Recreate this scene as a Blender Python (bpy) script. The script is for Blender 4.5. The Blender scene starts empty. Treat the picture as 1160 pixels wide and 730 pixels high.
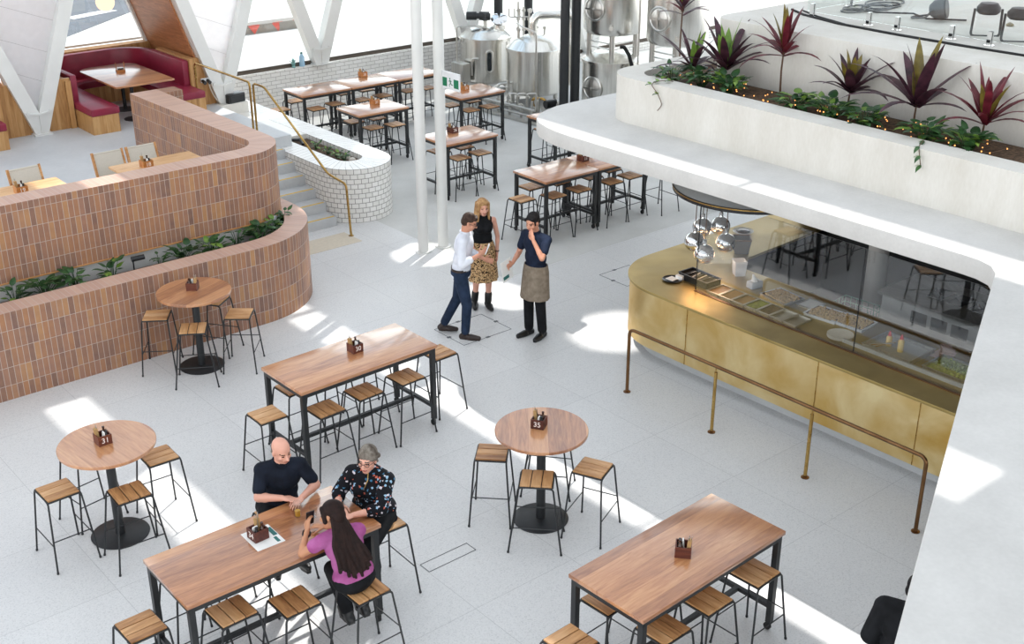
import bpy, bmesh, math, random
from mathutils import Vector, Matrix, Quaternion
R = math.radians
PI = math.pi
C = bpy.context.scene.collection
rnd = random.Random(7)
V = Vector

# ------------------------------------------------------------------ materials
def new_mat(name):
    m = bpy.data.materials.new(name); m.use_nodes = True
    nt = m.node_tree; nt.nodes.clear()
    out = nt.nodes.new('ShaderNodeOutputMaterial')
    return m, nt, out

def nd(nt, typ, props=None, **ins):
    n = nt.nodes.new(typ)
    for k, v in (props or {}).items(): setattr(n, k, v)
    for k, v in ins.items():
        key = int(k[1:]) if (k[0] == 'i' and k[1:].isdigit()) else k.replace('_', ' ')
        s = n.inputs[key]
        if isinstance(v, bpy.types.NodeSocket): nt.links.new(v, s)
        else: s.default_value = v
    return n

def c4(c): return (c[0], c[1], c[2], 1.0)
def hx(h):                                   # sRGB hex to linear
    v = [int(h[i:i+2], 16)/255 for i in (0, 2, 4)]
    return tuple(x/12.92 if x <= .04045 else ((x+.055)/1.055)**2.4 for x in v)

def ramp(nt, fac, stops, interp='LINEAR'):
    n = nt.nodes.new('ShaderNodeValToRGB'); n.color_ramp.interpolation = interp
    el = n.color_ramp.elements
    while len(el) < len(stops): el.new(0.5)
    for e, (p, c) in zip(el, stops): e.position = p; e.color = c4(c)
    nt.links.new(fac, n.inputs[0]); return n.outputs[0]

def mixc(nt, fac, a, b, mode='MIX'):
    n = nt.nodes.new('ShaderNodeMix'); n.data_type = 'RGBA'; n.blend_type = mode
    for s, v in ((n.inputs[0], fac), (n.inputs[6], a), (n.inputs[7], b)):
        if isinstance(v, bpy.types.NodeSocket): nt.links.new(v, s)
        else: s.default_value = v if isinstance(v, float) else c4(v)
    return n.outputs[2]

def math_(nt, op, a, b=None):
    n = nt.nodes.new('ShaderNodeMath'); n.operation = op
    for s, v in zip(n.inputs, (a, b)):
        if v is None: continue
        if isinstance(v, bpy.types.NodeSocket): nt.links.new(v, s)
        else: s.default_value = v
    return n.outputs[0]

def coord(nt, kind='Object', scale=(1, 1, 1), rot=(0, 0, 0)):
    t = nt.nodes.new('ShaderNodeTexCoord')
    mp = nt.nodes.new('ShaderNodeMapping'); mp.inputs['Scale'].default_value = scale; mp.inputs['Rotation'].default_value = rot
    nt.links.new(t.outputs[kind], mp.inputs[0]); return mp.outputs[0]

def bsdf(nt, out, color, rough=.5, metal=0., bump=None, bstr=.2, bdist=.01, **kw):
    p = nt.nodes.new('ShaderNodeBsdfPrincipled')
    for key, v in (('Base Color', color), ('Roughness', rough), ('Metallic', metal)):
        if isinstance(v, bpy.types.NodeSocket): nt.links.new(v, p.inputs[key])
        else: p.inputs[key].default_value = c4(v) if isinstance(v, tuple) else v
    for k, v in kw.items():
        p.inputs[k.replace('_', ' ')].default_value = v
    if bump is not None:
        b = nt.nodes.new('ShaderNodeBump'); b.inputs['Strength'].default_value = bstr; b.inputs['Distance'].default_value = bdist
        nt.links.new(bump, b.inputs['Height']); nt.links.new(b.outputs[0], p.inputs['Normal'])
    nt.links.new(p.outputs[0], out.inputs[0]); return p

def plain(name, col, rough=.5, metal=0., var=.06, scale=6., **kw):
    m, nt, out = new_mat(name)
    n = nd(nt, 'ShaderNodeTexNoise', Vector=coord(nt), Scale=scale, Detail=3.0)
    a = tuple(max(0, x*(1-var)) for x in col); b = tuple(min(1, x*(1+var)) for x in col)
    bsdf(nt, out, ramp(nt, n.outputs[0], [(.3, a), (.7, b)]), rough, metal, **kw)
    return m

def wood(name, cols, board=.137, rough=.42, along='x', grain=1.0, **kw):
    """timber boards: each board its own tone, stretched grain along the board"""
    m, nt, out = new_mat(name)
    sc = (1.3, 11, 11) if along == 'x' else (11, 1.3, 11) if along == 'y' else (11, 11, 1.3)
    v = coord(nt, 'Object')
    sep = nd(nt, 'ShaderNodeSeparateXYZ', Vector=v)
    ax = sep.outputs[1] if along == 'x' else sep.outputs[0]
    cell = math_(nt, 'FLOOR', math_(nt, 'DIVIDE', math_(nt, 'ADD', ax, 50.03), board))
    oi = nt.nodes.new('ShaderNodeObjectInfo')
    wn = nd(nt, 'ShaderNodeTexWhiteNoise', {'noise_dimensions': '2D'}, Vector=nd(nt, 'ShaderNodeCombineXYZ', X=cell, Y=oi.outputs['Random']).outputs[0])
    off = nd(nt, 'ShaderNodeVectorMath', {'operation': 'ADD'}, i0=v, i1=nd(nt, 'ShaderNodeCombineXYZ', X=math_(nt, 'MULTIPLY', wn.outputs[0], 9.0), Y=math_(nt, 'MULTIPLY', cell, .37), Z=math_(nt, 'MULTIPLY', oi.outputs['Random'], 7.0)).outputs[0])
    mp = nd(nt, 'ShaderNodeMapping', Vector=off.outputs[0], Scale=sc)
    n1 = nd(nt, 'ShaderNodeTexNoise', Vector=mp.outputs[0], Scale=1.6, Detail=6.0, Distortion=1.2)
    n2 = nd(nt, 'ShaderNodeTexNoise', Vector=mp.outputs[0], Scale=7.0, Detail=3.0, Distortion=.3)
    f = math_(nt, 'ADD', math_(nt, 'MULTIPLY', n1.outputs[0], .75*grain), math_(nt, 'MULTIPLY', n2.outputs[0], .25))
    f = math_(nt, 'ADD', f, math_(nt, 'MULTIPLY', math_(nt, 'SUBTRACT', wn.outputs[0], .5), .34))
    col = ramp(nt, f, [(.22, cols[0]), (.48, cols[1]), (.78, cols[2])])
    bsdf(nt, out, col, rough, bump=n2.outputs[0], bstr=.06, **kw)
    return m

M = {}
M['table_wood'] = wood('table_timber', (hx('8a5636'), hx('b4794e'), hx('d09a6a')), board=.19, rough=.3, grain=.9, Coat_Weight=1.0, Coat_Roughness=.13, Coat_IOR=1.65)
M['table_wood_pale'] = wood('pale_table_timber', (hx('a87848'), hx('cf9f6c'), hx('e3bd8e')), rough=.4)
M['seat_wood'] = wood('stool_timber', (hx('8a5c36'), hx('c08e5c'), hx('dcb184')), board=.105, rough=.42, along='y')
M['oak'] = wood('oak_veneer', (hx('9a6c3c'), hx('b98a54'), hx('caa06c')), board=.06, rough=.5, along='z')
M['spotted_gum'] = wood('reveal_timber', (hx('8a5632'), hx('b0744a'), hx('cc9668')), board=.14, rough=.45, along='y')
M['chair_wood'] = wood('deck_chair_timber', (hx('a06a3a'), hx('c08850'), hx('d8a772')), board=.05, rough=.5)
M['caddy_wood'] = wood('caddy_timber', (hx('3a1812'), hx('57281d'), hx('73402c')), board=.05, rough=.45)
M['caddy_pale'] = wood('pale_caddy_timber', (hx('8a5226'), hx('b0713a'), hx('c98d52')), board=.05, rough=.45)
M['black_steel'] = plain('black_powdercoat', hx('1c1e20'), .42, 0., .1, 30)
M['dark_steel'] = plain('charcoal_steel', hx('2a2c2e'), .45, 0.2, .1, 20)
M['rubber'] = plain('black_rubber', hx('141414'), .7)
M['white_paint'] = plain('white_painted_steel', hx('dcdcd8'), .35, 0., .03, 3)
M['white_panel'] = None
M['grey_frame'] = plain('bronze_window_frame', hx('5a5148'), .5, .3)
M['chrome'] = plain('polished_chrome', (.8, .8, .8), .06, 1., .02)
M['white_ceramic'] = plain('white_ceramic', hx('e6e2da'), .25)
M['white_plastic'] = plain('white_plastic', hx('dedfe0'), .4)
M['black_plastic'] = plain('black_plastic', hx('17181a'), .35)
M['grey_plastic'] = plain('grey_plastic', hx('55585a'), .5)
M['red_leather'] = plain('maroon_leather', hx('86223a'), .4, 0., .14, 5)
M['soil'] = plain('potting_soil', hx('55412f'), .95, 0., .6, 28)
M['stone'] = plain('pale_stone', hx('cfc8bd'), .8, 0., .15, 15)
M['canvas'] = plain('pale_canvas', hx('cfc8ba'), .85, 0., .06, 120)
M['yellow_strip'] = plain('yellow_nosing', hx('d9b23c'), .6)
M['paper'] = plain('white_paper', hx('e9e7e2'), .7, 0., .03)
M['teal_print'] = plain('teal_ink', hx('2f6b66'), .7)
M['green_sign'] = plain('sign_green', hx('00704a'), .5, 0., .02)
M['white_print'] = plain('white_ink', hx('f2eeea'), .6, 0., .01)
M['brown_glass'] = plain('brown_bottle_glass', hx('3a1c0c'), .1)
M['amber_sauce'] = plain('amber_sauce', hx('a86a22'), .3)
M['red_cap'] = plain('red_cap', hx('c8202a'), .35)
M['mustard'] = plain('pale_yellow_sauce', hx('d8b766'), .35)
M['kraft'] = plain('kraft_paper', hx('b08c5c'), .8)
M['kitchen_shade'] = plain('painted_kitchen_shade', hx('2b2c2d'), .7, 0., .1, 4)  # dark colour stands in for the unlit kitchen under the canopy
M['kitchen_white'] = plain('grey_white_appliance', hx('a9aaa8'), .35, 0., .05)
M['screen_dark'] = plain('appliance_panel', hx('20262b'), .2)
M['nuts'] = plain('roasted_nuts', hx('c8a468'), .7, 0., .45, 60)
M['nut_bed'] = plain('dark_nut_bed', hx('6e5230'), .8, 0., .4, 50)
M['greens'] = plain('salad_green', hx('8c9a3c'), .6, 0., .4, 30)
M['pink_paper'] = plain('pale_pink_wrap', hx('d9bdb4'), .75)
M['green_wire'] = plain('green_crate_plastic', hx('5d8f78'), .5)
M['asphalt'] = plain('asphalt', hx('6a6d72'), .9, 0., .12, 1.2)
M['street_concrete'] = plain('street_paving', hx('d8d4cc'), .9, 0., .06, .6)
M['warning_red'] = plain('red_marker', hx('d05040'), .7)
M['kerb_stone'] = plain('grey_barrier', hx('8d857c'), .85)
M['water_plastic'] = plain('clear_blue_plastic', hx('9fc4dc'), .15)
M['teal_plastic'] = plain('teal_ornament', hx('6f9c98'), .5)
M['teak_led'] = None

def terrazzo():
    m, nt, out = new_mat('terrazzo_paving')
    v = coord(nt)
    vo = nd(nt, 'ShaderNodeTexVoronoi', Vector=v, Scale=95.0)
    sp = ramp(nt, nd(nt, 'ShaderNodeSeparateColor', Color=vo.outputs['Color']).outputs[0], [(0, hx('b4b4b3')), (.16, hx('cfcecc')), (.5, hx('d9d8d6')), (1, hx('e2e1df'))])
    big = nd(nt, 'ShaderNodeTexNoise', Vector=v, Scale=.7, Detail=4.0)
    col = mixc(nt, .5, sp, ramp(nt, big.outputs[0], [(.3, hx('d3d2d1')), (.7, hx('dfdedb'))]))
    bk = nd(nt, 'ShaderNodeTexBrick', {'offset': .0, 'squash': 1.0}, Vector=nd(nt, 'ShaderNodeMapping', Vector=v, Location=(-.79, -1.18, 0)).outputs[0], Scale=1.0, Mortar_Size=.0035, Brick_Width=1.2, Row_Height=1.2, Color1=(1, 1, 1, 1), Color2=(.955, .955, .955, 1), Mortar=(.74, .74, .74, 1))
    col = mixc(nt, 1.0, col, bk.outputs[0], 'MULTIPLY')
    bsdf(nt, out, col, .42, bump=big.outputs[0], bstr=.02)
    return m
M['terrazzo'] = terrazzo()

def concrete(name, a, b, rough=.75, scale=1.4, streak=False):
    m, nt, out = new_mat(name)
    v = coord(nt, 'Object', (1, 1, .35) if streak else (1, 1, 1))
    n1 = nd(nt, 'ShaderNodeTexNoise', Vector=v, Scale=scale, Detail=8.0, Roughness=.62)
    n2 = nd(nt, 'ShaderNodeTexNoise', Vector=v, Scale=scale*22, Detail=4.0)
    f = math_(nt, 'ADD', math_(nt, 'MULTIPLY', n1.outputs[0], .75), math_(nt, 'MULTIPLY', n2.outputs[0], .25))
    bsdf(nt, out, ramp(nt, f, [(.32, a), (.68, b)]), rough, bump=n2.outputs[0], bstr=.08)
    return m
M['concrete'] = concrete('pale_concrete', hx('bebcb8'), hx('d0ceca'))
M['concrete_board'] = concrete('board_formed_concrete', hx('c8c3b9'), hx('dad7d0'), streak=True, scale=1.8)
M['slab_back'] = concrete('broom_concrete', hx('c1c0bb'), hx('d2d1cd'))
M['terrace_floor'] = concrete('terrace_screed', hx('b9bcbe'), hx('cbcdce'), .5, .8)
M['concrete_grey'] = concrete('grey_render', hx('b8babb'), hx('cbcccb'))

def tile_wall(name, w, h, cols, mortar, offset=0., rough=.45, ms=.006):
    """tiles laid in UV metres (u along the wall, v up), each tile with its own tone"""
    m, nt, out = new_mat(name)
    v = coord(nt, 'UV')
    sep = nd(nt, 'ShaderNodeSeparateXYZ', Vector=v)
    row = math_(nt, 'FLOOR', math_(nt, 'DIVIDE', sep.outputs[1], h))
    us = math_(nt, 'ADD', math_(nt, 'DIVIDE', sep.outputs[0], w), math_(nt, 'MULTIPLY', math_(nt, 'MODULO', row, 2.0), offset))
    colu = math_(nt, 'FLOOR', us)
    wn = nd(nt, 'ShaderNodeTexWhiteNoise', {'noise_dimensions': '2D'}, Vector=nd(nt, 'ShaderNodeCombineXYZ', X=colu, Y=row).outputs[0])
    fu = math_(nt, 'MULTIPLY', math_(nt, 'SUBTRACT', .5, math_(nt, 'ABSOLUTE', math_(nt, 'SUBTRACT', math_(nt, 'FRACT', us), .5))), w)
    fv = math_(nt, 'MULTIPLY', math_(nt, 'SUBTRACT', .5, math_(nt, 'ABSOLUTE', math_(nt, 'SUBTRACT', math_(nt, 'FRACT', math_(nt, 'DIVIDE', sep.outputs[1], h)), .5))), h)
    edge = math_(nt, 'LESS_THAN', math_(nt, 'MINIMUM', fu, fv), ms/2)
    stops = [(i/(len(cols)-1), c) for i, c in enumerate(cols)]
    tone = ramp(nt, wn.outputs[0], stops)
    nz = nd(nt, 'ShaderNodeTexNoise', Vector=v, Scale=9.0, Detail=3.0)
    tone = mixc(nt, .22, tone, ramp(nt, nz.outputs[0], [(.3, cols[0]), (.7, cols[-1])]))
    col = mixc(nt, edge, tone, mortar)
    bsdf(nt, out, col, rough, bump=math_(nt, 'SUBTRACT', 1.0, edge), bstr=.35, bdist=.004)
    return m
M['brick_tile'] = tile_wall('terracotta_tile', .07, .235, [hx('785a50'), hx('8a6656'), hx('966c56'), hx('a57452'), hx('956e5e'), hx('b38458')], hx('b5a498'), ms=.007)
M['brick_cap'] = tile_wall('terracotta_cap', .07, .40, [hx('bb9686'), hx('c49f8c'), hx('caa792'), hx('b99483')], hx('c4b0a4'), ms=.006)
M['white_brick_head'] = tile_wall('white_glazed_header', .125, .086, [hx('e6e4de'), hx('eceae5'), hx('f1efeb')], hx('8f8a82'), .5, .3, ms=.010)
M['white_brick_cap'] = tile_wall('white_glazed_capping', .125, .40, [hx('e6e4de'), hx('eceae5'), hx('f1efeb')], hx('a5a099'), 0., .3, ms=.009)
M['white_brick'] = tile_wall('white_glazed_brick', .24, .086, [hx('e6e4de'), hx('eceae5'), hx('f1efeb')], hx('a5a099'), .5, .3, ms=.009)
M['tactile'] = plain('beige_tactile_paving', hx('d2c7b4'), .8, 0., .05, 20)

def brass(name, a, b, rough=.32, scale=1.6):
    m, nt, out = new_mat(name)
    v = coord(nt)
    n = nd(nt, 'ShaderNodeTexNoise', Vector=v, Scale=scale, Detail=7.0, Distortion=.6)
    r = nd(nt, 'ShaderNodeTexNoise', Vector=v, Scale=scale*3, Detail=4.0)
    rg = nd(nt, 'ShaderNodeMapRange', Value=r.outputs[0], To_Min=rough-.08, To_Max=rough+.14)
    bsdf(nt, out, ramp(nt, n.outputs[0], [(.3, a), (.68, b)]), rg.outputs[0], 1.0)
    return m
M['brass_panel'] = brass('aged_brass_sheet', hx('cda75c'), hx('efdcaa'), .42, 1.5)
M['brass_top'] = brass('worn_brass_top', hx('a08a56'), hx('c4ab70'), .4, 1.0)
M['brass_rail'] = brass('brass_tube', hx('9c7a42'), hx('c9a866'), .25, 3)
M['copper_rail'] = brass('bronze_tube', hx('6d4f36'), hx('8a6848'), .3, 3)

def steel(name, a=.72, b=.88, rough=.24):
    m, nt, out = new_mat(name)
    v = coord(nt, 'Object')
    sep = nd(nt, 'ShaderNodeSeparateXYZ', Vector=v)
    ang = math_(nt, 'ARCTAN2', sep.outputs[1], sep.outputs[0])
    n = nd(nt, 'ShaderNodeTexNoise', {'noise_dimensions': '2D'}, Vector=nd(nt, 'ShaderNodeCombineXYZ', X=math_(nt, 'MULTIPLY', ang, 6.0), Y=math_(nt, 'MULTIPLY', sep.outputs[2], .25)).outputs[0], Scale=2.0, Detail=4.0)
    bsdf(nt, out, ramp(nt, n.outputs[0], [(.3, (a*.99, a*.965, a*.90)), (.7, (b, b*.98, b*.93))]), rough, 1.0, bump=n.outputs[0], bstr=.05)
    return m
M['steel'] = steel('brushed_tank_steel')
M['steel_dull'] = steel('satin_steel', .5, .65, .35)

def glassy(name, tint, fres=1., rough=.0):
    """thin pane: see-through with an angle dependent mirror reflection (Schlick)"""
    m, nt, out = new_mat(name)
    tr = nd(nt, 'ShaderNodeBsdfTransparent', Color=c4(tint))
    gl = nd(nt, 'ShaderNodeBsdfGlossy', Roughness=rough, Color=(1, 1, 1, 1))
    lw = nd(nt, 'ShaderNodeLayerWeight', Blend=.5)
    f = math_(nt, 'ADD', .045, math_(nt, 'MULTIPLY', math_(nt, 'POWER', lw.outputs['Facing'], 4.0), .9))
    f = math_(nt, 'MINIMUM', math_(nt, 'MULTIPLY', f, fres), 1.0)
    mx = nd(nt, 'ShaderNodeMixShader', i0=f, i1=tr.outputs[0], i2=gl.outputs[0])
    nt.links.new(mx.outputs[0], out.inputs[0]); return m
M['glass'] = glassy('clear_pane', (.97, .985, .98), 1.0)
M['counter_glass'] = glassy('counter_screen_glass', (.94, .95, .95), 1.7)
M['cup_glass'] = glassy('tumbler_glass', (.94, .96, .97), 1.0)
M['beer'] = plain('golden_beer', hx('d69a1e'), .1, 0., .05)

def emit(name, col, s):
    m, nt, out = new_mat(name)
    e = nd(nt, 'ShaderNodeEmission', Color=c4(col), Strength=s)
    nt.links.new(e.outputs[0], out.inputs[0]); return m
M['fairy'] = emit('fairy_bulb', (1, .42, .12), 3.0)
M['warm_globe'] = emit('warm_globe_bulb', (1, .78, .55), 1.6)

def leafmat(name, a, b, rough=.38, trans=.25):
    m, nt, out = new_mat(name)
    n = nd(nt, 'ShaderNodeTexNoise', Vector=coord(nt), Scale=9.0, Detail=3.0)
    col = ramp(nt, n.outputs[0], [(.3, a), (.7, b)])
    p = bsdf(nt, out, col, rough)
    tl = nd(nt, 'ShaderNodeBsdfTranslucent', Color=col)
    mx = nd(nt, 'ShaderNodeMixShader', i0=trans, i1=p.outputs[0], i2=tl.outputs[0])
    nt.links.new(mx.outputs[0], out.inputs[0]); return m
M['white_panel'] = leafmat('translucent_white_lining', hx('f2f3f4'), hx('f7f8f9'), .5, .7)
M['leaf_green'] = leafmat('dark_green_leaf', hx('24452a'), hx('48703c'))
M['leaf_lime'] = leafmat('lime_leaf', hx('5d8434'), hx('86a446'))
M['leaf_purple'] = leafmat('purple_leaf', hx('2c1c24'), hx('5a3440'))
M['leaf_red'] = leafmat('burgundy_leaf', hx('4a1720'), hx('7c2c38'))
M['leaf_bronze'] = leafmat('bronze_leaf', hx('5c5024'), hx('8a7a34'))
M['twig'] = plain('brown_stem', hx('5c4432'), .8)

def cloth(name, a, b=None, scale=14., rough=.85, stops=None):
    m, nt, out = new_mat(name)
    v = coord(nt)
    if stops:
        vo = nd(nt, 'ShaderNodeTexVoronoi', Vector=v, Scale=scale)
        col = ramp(nt, nd(nt, 'ShaderNodeSeparateColor', Color=vo.outputs['Color']).outputs[0], stops, 'CONSTANT')
    else:
        n = nd(nt, 'ShaderNodeTexNoise', Vector=v, Scale=scale, Detail=4.0)
        col = ramp(nt, n.outputs[0], [(.3, a), (.7, b or tuple(min(1, x*1.25) for x in a))])
    n2 = nd(nt, 'ShaderNodeTexNoise', Vector=v, Scale=9.0, Detail=2.0)
    bsdf(nt, out, col, rough, bump=n2.outputs[0], bstr=.5, bdist=.02, Specular_IOR_Level=.18)
    return m
M['skin'] = plain('skin', hx('c98f74'), .5, 0., .07, 12)
M['skin_fair'] = plain('fair_skin', hx('d8a08a'), .5, 0., .07, 12)
M['skin_tan'] = plain('tan_skin', hx('bb8360'), .5, 0., .07, 12)
M['eye'] = plain('eye_dark', hx('241a16'), .2)
M['lip'] = plain('lip', hx('a85a52'), .45)
M['brow'] = plain('brow', hx('4a3628'), .8)
M['hair_dark'] = cloth('dark_brown_hair', hx('1c1210'), hx('2c1c18'), 25, .65)
M['hair_black'] = cloth('black_hair', hx('0e0d0e'), hx('1f1c1c'), 25, .65)
M['hair_grey'] = cloth('grey_brown_hair', hx('4a4038'), hx('8d857a'), 22, .6)
M['hair_brown'] = cloth('short_brown_hair', hx('2a1d18'), hx('4c3a30'), 25, .5)
M['hair_blonde'] = cloth('blonde_hair', hx('8a6440'), hx('c49c6c'), 25, .45)
M['shirt_white'] = cloth('white_shirt_cotton', hx('cfd2dc'), hx('e6e8ee'), 6)
M['navy_polo'] = cloth('navy_polo_cotton', hx('12161f'), hx('1d2431'), 10)
M['navy_tee'] = cloth('navy_tee_cotton', hx('151b2a'), hx('202a3e'), 10)
M['black_cloth'] = cloth('black_fabric', hx('111214'), hx('1e1f22'), 10)
M['denim'] = cloth('navy_trousers', hx('1c2738'), hx('2b3950'), 10)
M['apron'] = cloth('khaki_apron_canvas', hx('76695a'), hx('8f8272'), 16)
M['pink'] = cloth('magenta_tee_cotton', hx('96487c'), hx('b0669a'), 8)
M['leopard'] = cloth('leopard_print', None, None, 75, .8, [(0, hx('3d2a1e')), (.3, hx('b08c62')), (.55, hx('d0b084')), (.8, hx('c09c70'))])
M['floral'] = cloth('floral_print', None, None, 52, .8, [(0, hx('121318')), (.80, hx('b9604e')), (.835, hx('121318')), (.87, hx('c9c2c8')), (.91, hx('3f6f8f')), (.95, hx('8fb0c8')), (.985, hx('121318'))])
M['shoe_brown'] = plain('brown_leather_shoe', hx('2e211c'), .4)
M['shoe_black'] = plain('black_leather_shoe', hx('121213'), .4)

# ------------------------------------------------------------------ mesh builder
class MB:
    def __init__(s):
        s.bm = bmesh.new(); s.uv = s.bm.loops.layers.uv.new('UVMap'); s.mi = 0
    def face(s, vs, uvs=None):
        try: f = s.bm.faces.new(vs)
        except ValueError: return None
        f.material_index = s.mi
        if uvs:
            for l, u in zip(f.loops, uvs): l[s.uv].uv = u
        return f
    def box(s, x0, x1, y0, y1, z0, z1, mat=None):
        p = [V((x, y, z)) for z in (z0, z1) for y in (y0, y1) for x in (x0, x1)]
        if mat is not None: p = [mat @ q for q in p]
        v = [s.bm.verts.new(q) for q in p]
        for f in ((0, 2, 3, 1), (4, 5, 7, 6), (0, 1, 5, 4), (2, 6, 7, 3), (0, 4, 6, 2), (1, 3, 7, 5)): s.face([v[i] for i in f])
        return s
    def bar(s, p0, p1, w, h=None, up=(0, 0, 1)):
        """rectangular bar between two points"""
        h = h or w; p0 = V(p0); p1 = V(p1); d = (p1-p0).normalized(); u = V(up)
        if abs(d.dot(u)) > .99: u = V((1, 0, 0))
        sx = d.cross(u).normalized(); sy = sx.cross(d)
        q = []
        for p in (p0, p1):
            for a, b in ((-1, -1), (1, -1), (1, 1), (-1, 1)): q.append(s.bm.verts.new(p+sx*a*w/2+sy*b*h/2))
        s.face(q[0:4][::-1]); s.face(q[4:8])
        for i in range(4): s.face([q[i], q[(i+1) % 4], q[4+(i+1) % 4], q[4+i]])
        return s
    def tube(s, path, r, seg=8, closed=False, caps=True):
        pts = [V(p) for p in path]; n = len(pts); rs = r if isinstance(r, (list, tuple)) else [r]*n
        rings = []; prev = None
        for i, p in enumerate(pts):
            if closed: d = (pts[(i+1) % n]-pts[i-1])
            else: d = pts[min(i+1, n-1)]-pts[max(i-1, 0)]
            d = d.normalized() if d.length > 1e-9 else V((0, 0, 1))
            if prev is None:
                u = V((0, 0, 1)) if abs(d.z) < .9 else V((1, 0, 0)); sx = d.cross(u).normalized()
            else:
                sx = prev - d*prev.dot(d)
                sx = sx.normalized() if sx.length > 1e-6 else d.orthogonal().normalized()
            prev = sx; sy = d.cross(sx)
            rings.append([s.bm.verts.new(p+(sx*math.cos(2*PI*k/seg)+sy*math.sin(2*PI*k/seg))*rs[i]) for k in range(seg)])
        m = n if closed else n-1
        for i in range(m):
            a, b = rings[i], rings[(i+1) % n]
            for k in range(seg): s.face([a[k], a[(k+1) % seg], b[(k+1) % seg], b[k]])
        if caps and not closed: s.face(rings[0][::-1]); s.face(rings[-1])
        return s
    def cyl(s, p0, p1, r0, r1=None, seg=16): return s.tube([p0, p1], [r0, r0 if r1 is None else r1], seg)
    def prism(s, poly, z0, z1):
        b = [s.bm.verts.new((x, y, z0)) for x, y in poly]; t = [s.bm.verts.new((x, y, z1)) for x, y in poly]
        n = len(poly); L = 0
        for i in range(n):
            j = (i+1) % n; l = math.dist(poly[i], poly[j])
            s.face([b[i], b[j], t[j], t[i]], [(L, z0), (L+l, z0), (L+l, z1), (L, z1)]); L += l
        s.face(t, [tuple(p) for p in poly]); s.face(b[::-1])
        return s
    def ring(s, prof, seg=48): return s.lathe(list(prof)+[prof[0]], seg, caps=False)
    def lathe(s, prof, seg=24, c=(0, 0, 0), caps=True):
        c = V(c); rings = []
        for r, z in prof:
            if r < 1e-6: rings.append([s.bm.verts.new(c+V((0, 0, z)))])
            else: rings.append([s.bm.verts.new(c+V((r*math.cos(2*PI*k/seg), r*math.sin(2*PI*k/seg), z))) for k in range(seg)])
        for a, b in zip(rings, rings[1:]):
            for k in range(seg):
                k2 = (k+1) % seg
                if len(a) == 1 and len(b) == 1: continue
                if len(a) == 1: s.face([a[0], b[k2], b[k]])
                elif len(b) == 1: s.face([a[k], a[k2], b[0]])
                else: s.face([a[k], a[k2], b[k2], b[k]])
        if caps and len(rings[0]) > 1: s.face(rings[0][::-1])
        if caps and len(rings[-1]) > 1: s.face(rings[-1])
        return s
    def ell(s, c, r, rot=None, seg=14, rings=9):
        r = (r, r, r) if isinstance(r, (int, float)) else r
        mat = Matrix.Translation(V(c)) @ (rot.to_4x4() if rot is not None else Matrix.Identity(4)) @ Matrix.Diagonal((*r, 1))
        g = []
        for i in range(rings+1):
            th = PI*i/rings
            if i in (0, rings): g.append([s.bm.verts.new(mat @ V((0, 0, math.cos(th))))])
            else: g.append([s.bm.verts.new(mat @ V((math.sin(th)*math.cos(2*PI*k/seg), math.sin(th)*math.sin(2*PI*k/seg), math.cos(th)))) for k in range(seg)])
        for a, b in zip(g, g[1:]):
            for k in range(seg):
                k2 = (k+1) % seg
                if len(a) == 1: s.face([a[0], b[k], b[k2]])
                elif len(b) == 1: s.face([a[k2], a[k], b[0]])
                else: s.face([a[k], b[k], b[k2], a[k2]])
        return s
    def cone(s, p0, p1, r0, r1, seg=12):
        """round-ended tapered limb"""
        p0 = V(p0); p1 = V(p1)
        s.tube([p0, p1], [r0, r1], seg); s.ell(p0, r0, seg=seg, rings=8); s.ell(p1, r1, seg=seg, rings=8)
        return s
    def wall(s, outer, inner, z0, z1, v0=0., top_mi=None, closed=False):
        """wall between two matching plan lines; uv in metres along the wall"""
        n = len(outer); Lo = [0.]
        for i in range(1, n): Lo.append(Lo[-1]+math.dist(outer[i-1], outer[i]))
        mk = lambda pts, z: [s.bm.verts.new((x, y, z)) for x, y in pts]
        ob, ot, ib, it = mk(outer, z0), mk(outer, z1), mk(inner, z0), mk(inner, z1)
        base = s.mi
        for i in range(n-1):
            u0, u1 = Lo[i], Lo[i+1]
            s.face([ob[i], ob[i+1], ot[i+1], ot[i]], [(u0, z0-v0), (u1, z0-v0), (u1, z1-v0), (u0, z1-v0)])
            s.face([ib[i+1], ib[i], it[i], it[i+1]], [(u1, z0-v0), (u0, z0-v0), (u0, z1-v0), (u1, z1-v0)])
            if top_mi is not None: s.mi = top_mi
            w = math.dist(outer[i], inner[i])
            s.face([ot[i], ot[i+1], it[i+1], it[i]], [(u0, .005), (u1, .005), (u1, .395), (u0, .395)])
            s.mi = base
            s.face([ob[i+1], ob[i], ib[i], ib[i+1]])
        for k, fl in ((0, 0), (n-1, 1)):
            w = math.dist(outer[k], inner[k]); q = [ib[k], ob[k], ot[k], it[k]]; u = [(0, z0-v0), (w, z0-v0), (w, z1-v0), (0, z1-v0)]
            s.face(q if not fl else q[::-1], u if not fl else u[::-1])
        return s
    def bevel(s, w=.004, seg=2):
        bmesh.ops.remove_doubles(s.bm, verts=s.bm.verts, dist=1e-5)
        es = [e for e in s.bm.edges if len(e.link_faces) == 2 and e.calc_face_angle(0) > R(50)]
        bmesh.ops.bevel(s.bm, geom=es, offset=w, segments=seg, profile=.5, affect='EDGES', clamp_overlap=True)
        return s
    def mesh(s, name, mats, smooth=40):
        me = bpy.data.meshes.new(name)
        bmesh.ops.recalc_face_normals(s.bm, faces=s.bm.faces)
        s.bm.to_mesh(me); s.bm.free()
        for m in (mats if isinstance(mats, (list, tuple)) else [mats]): me.materials.append(M[m] if isinstance(m, str) else m)
        if smooth:
            me.shade_smooth(); me.set_sharp_from_angle(angle=R(smooth))
        return me
    def build(s, name, mats, parent=None, loc=None, rotz=0., smooth=40):
        return link(name, s.mesh(name, mats, smooth), parent, loc, rotz)

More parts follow.
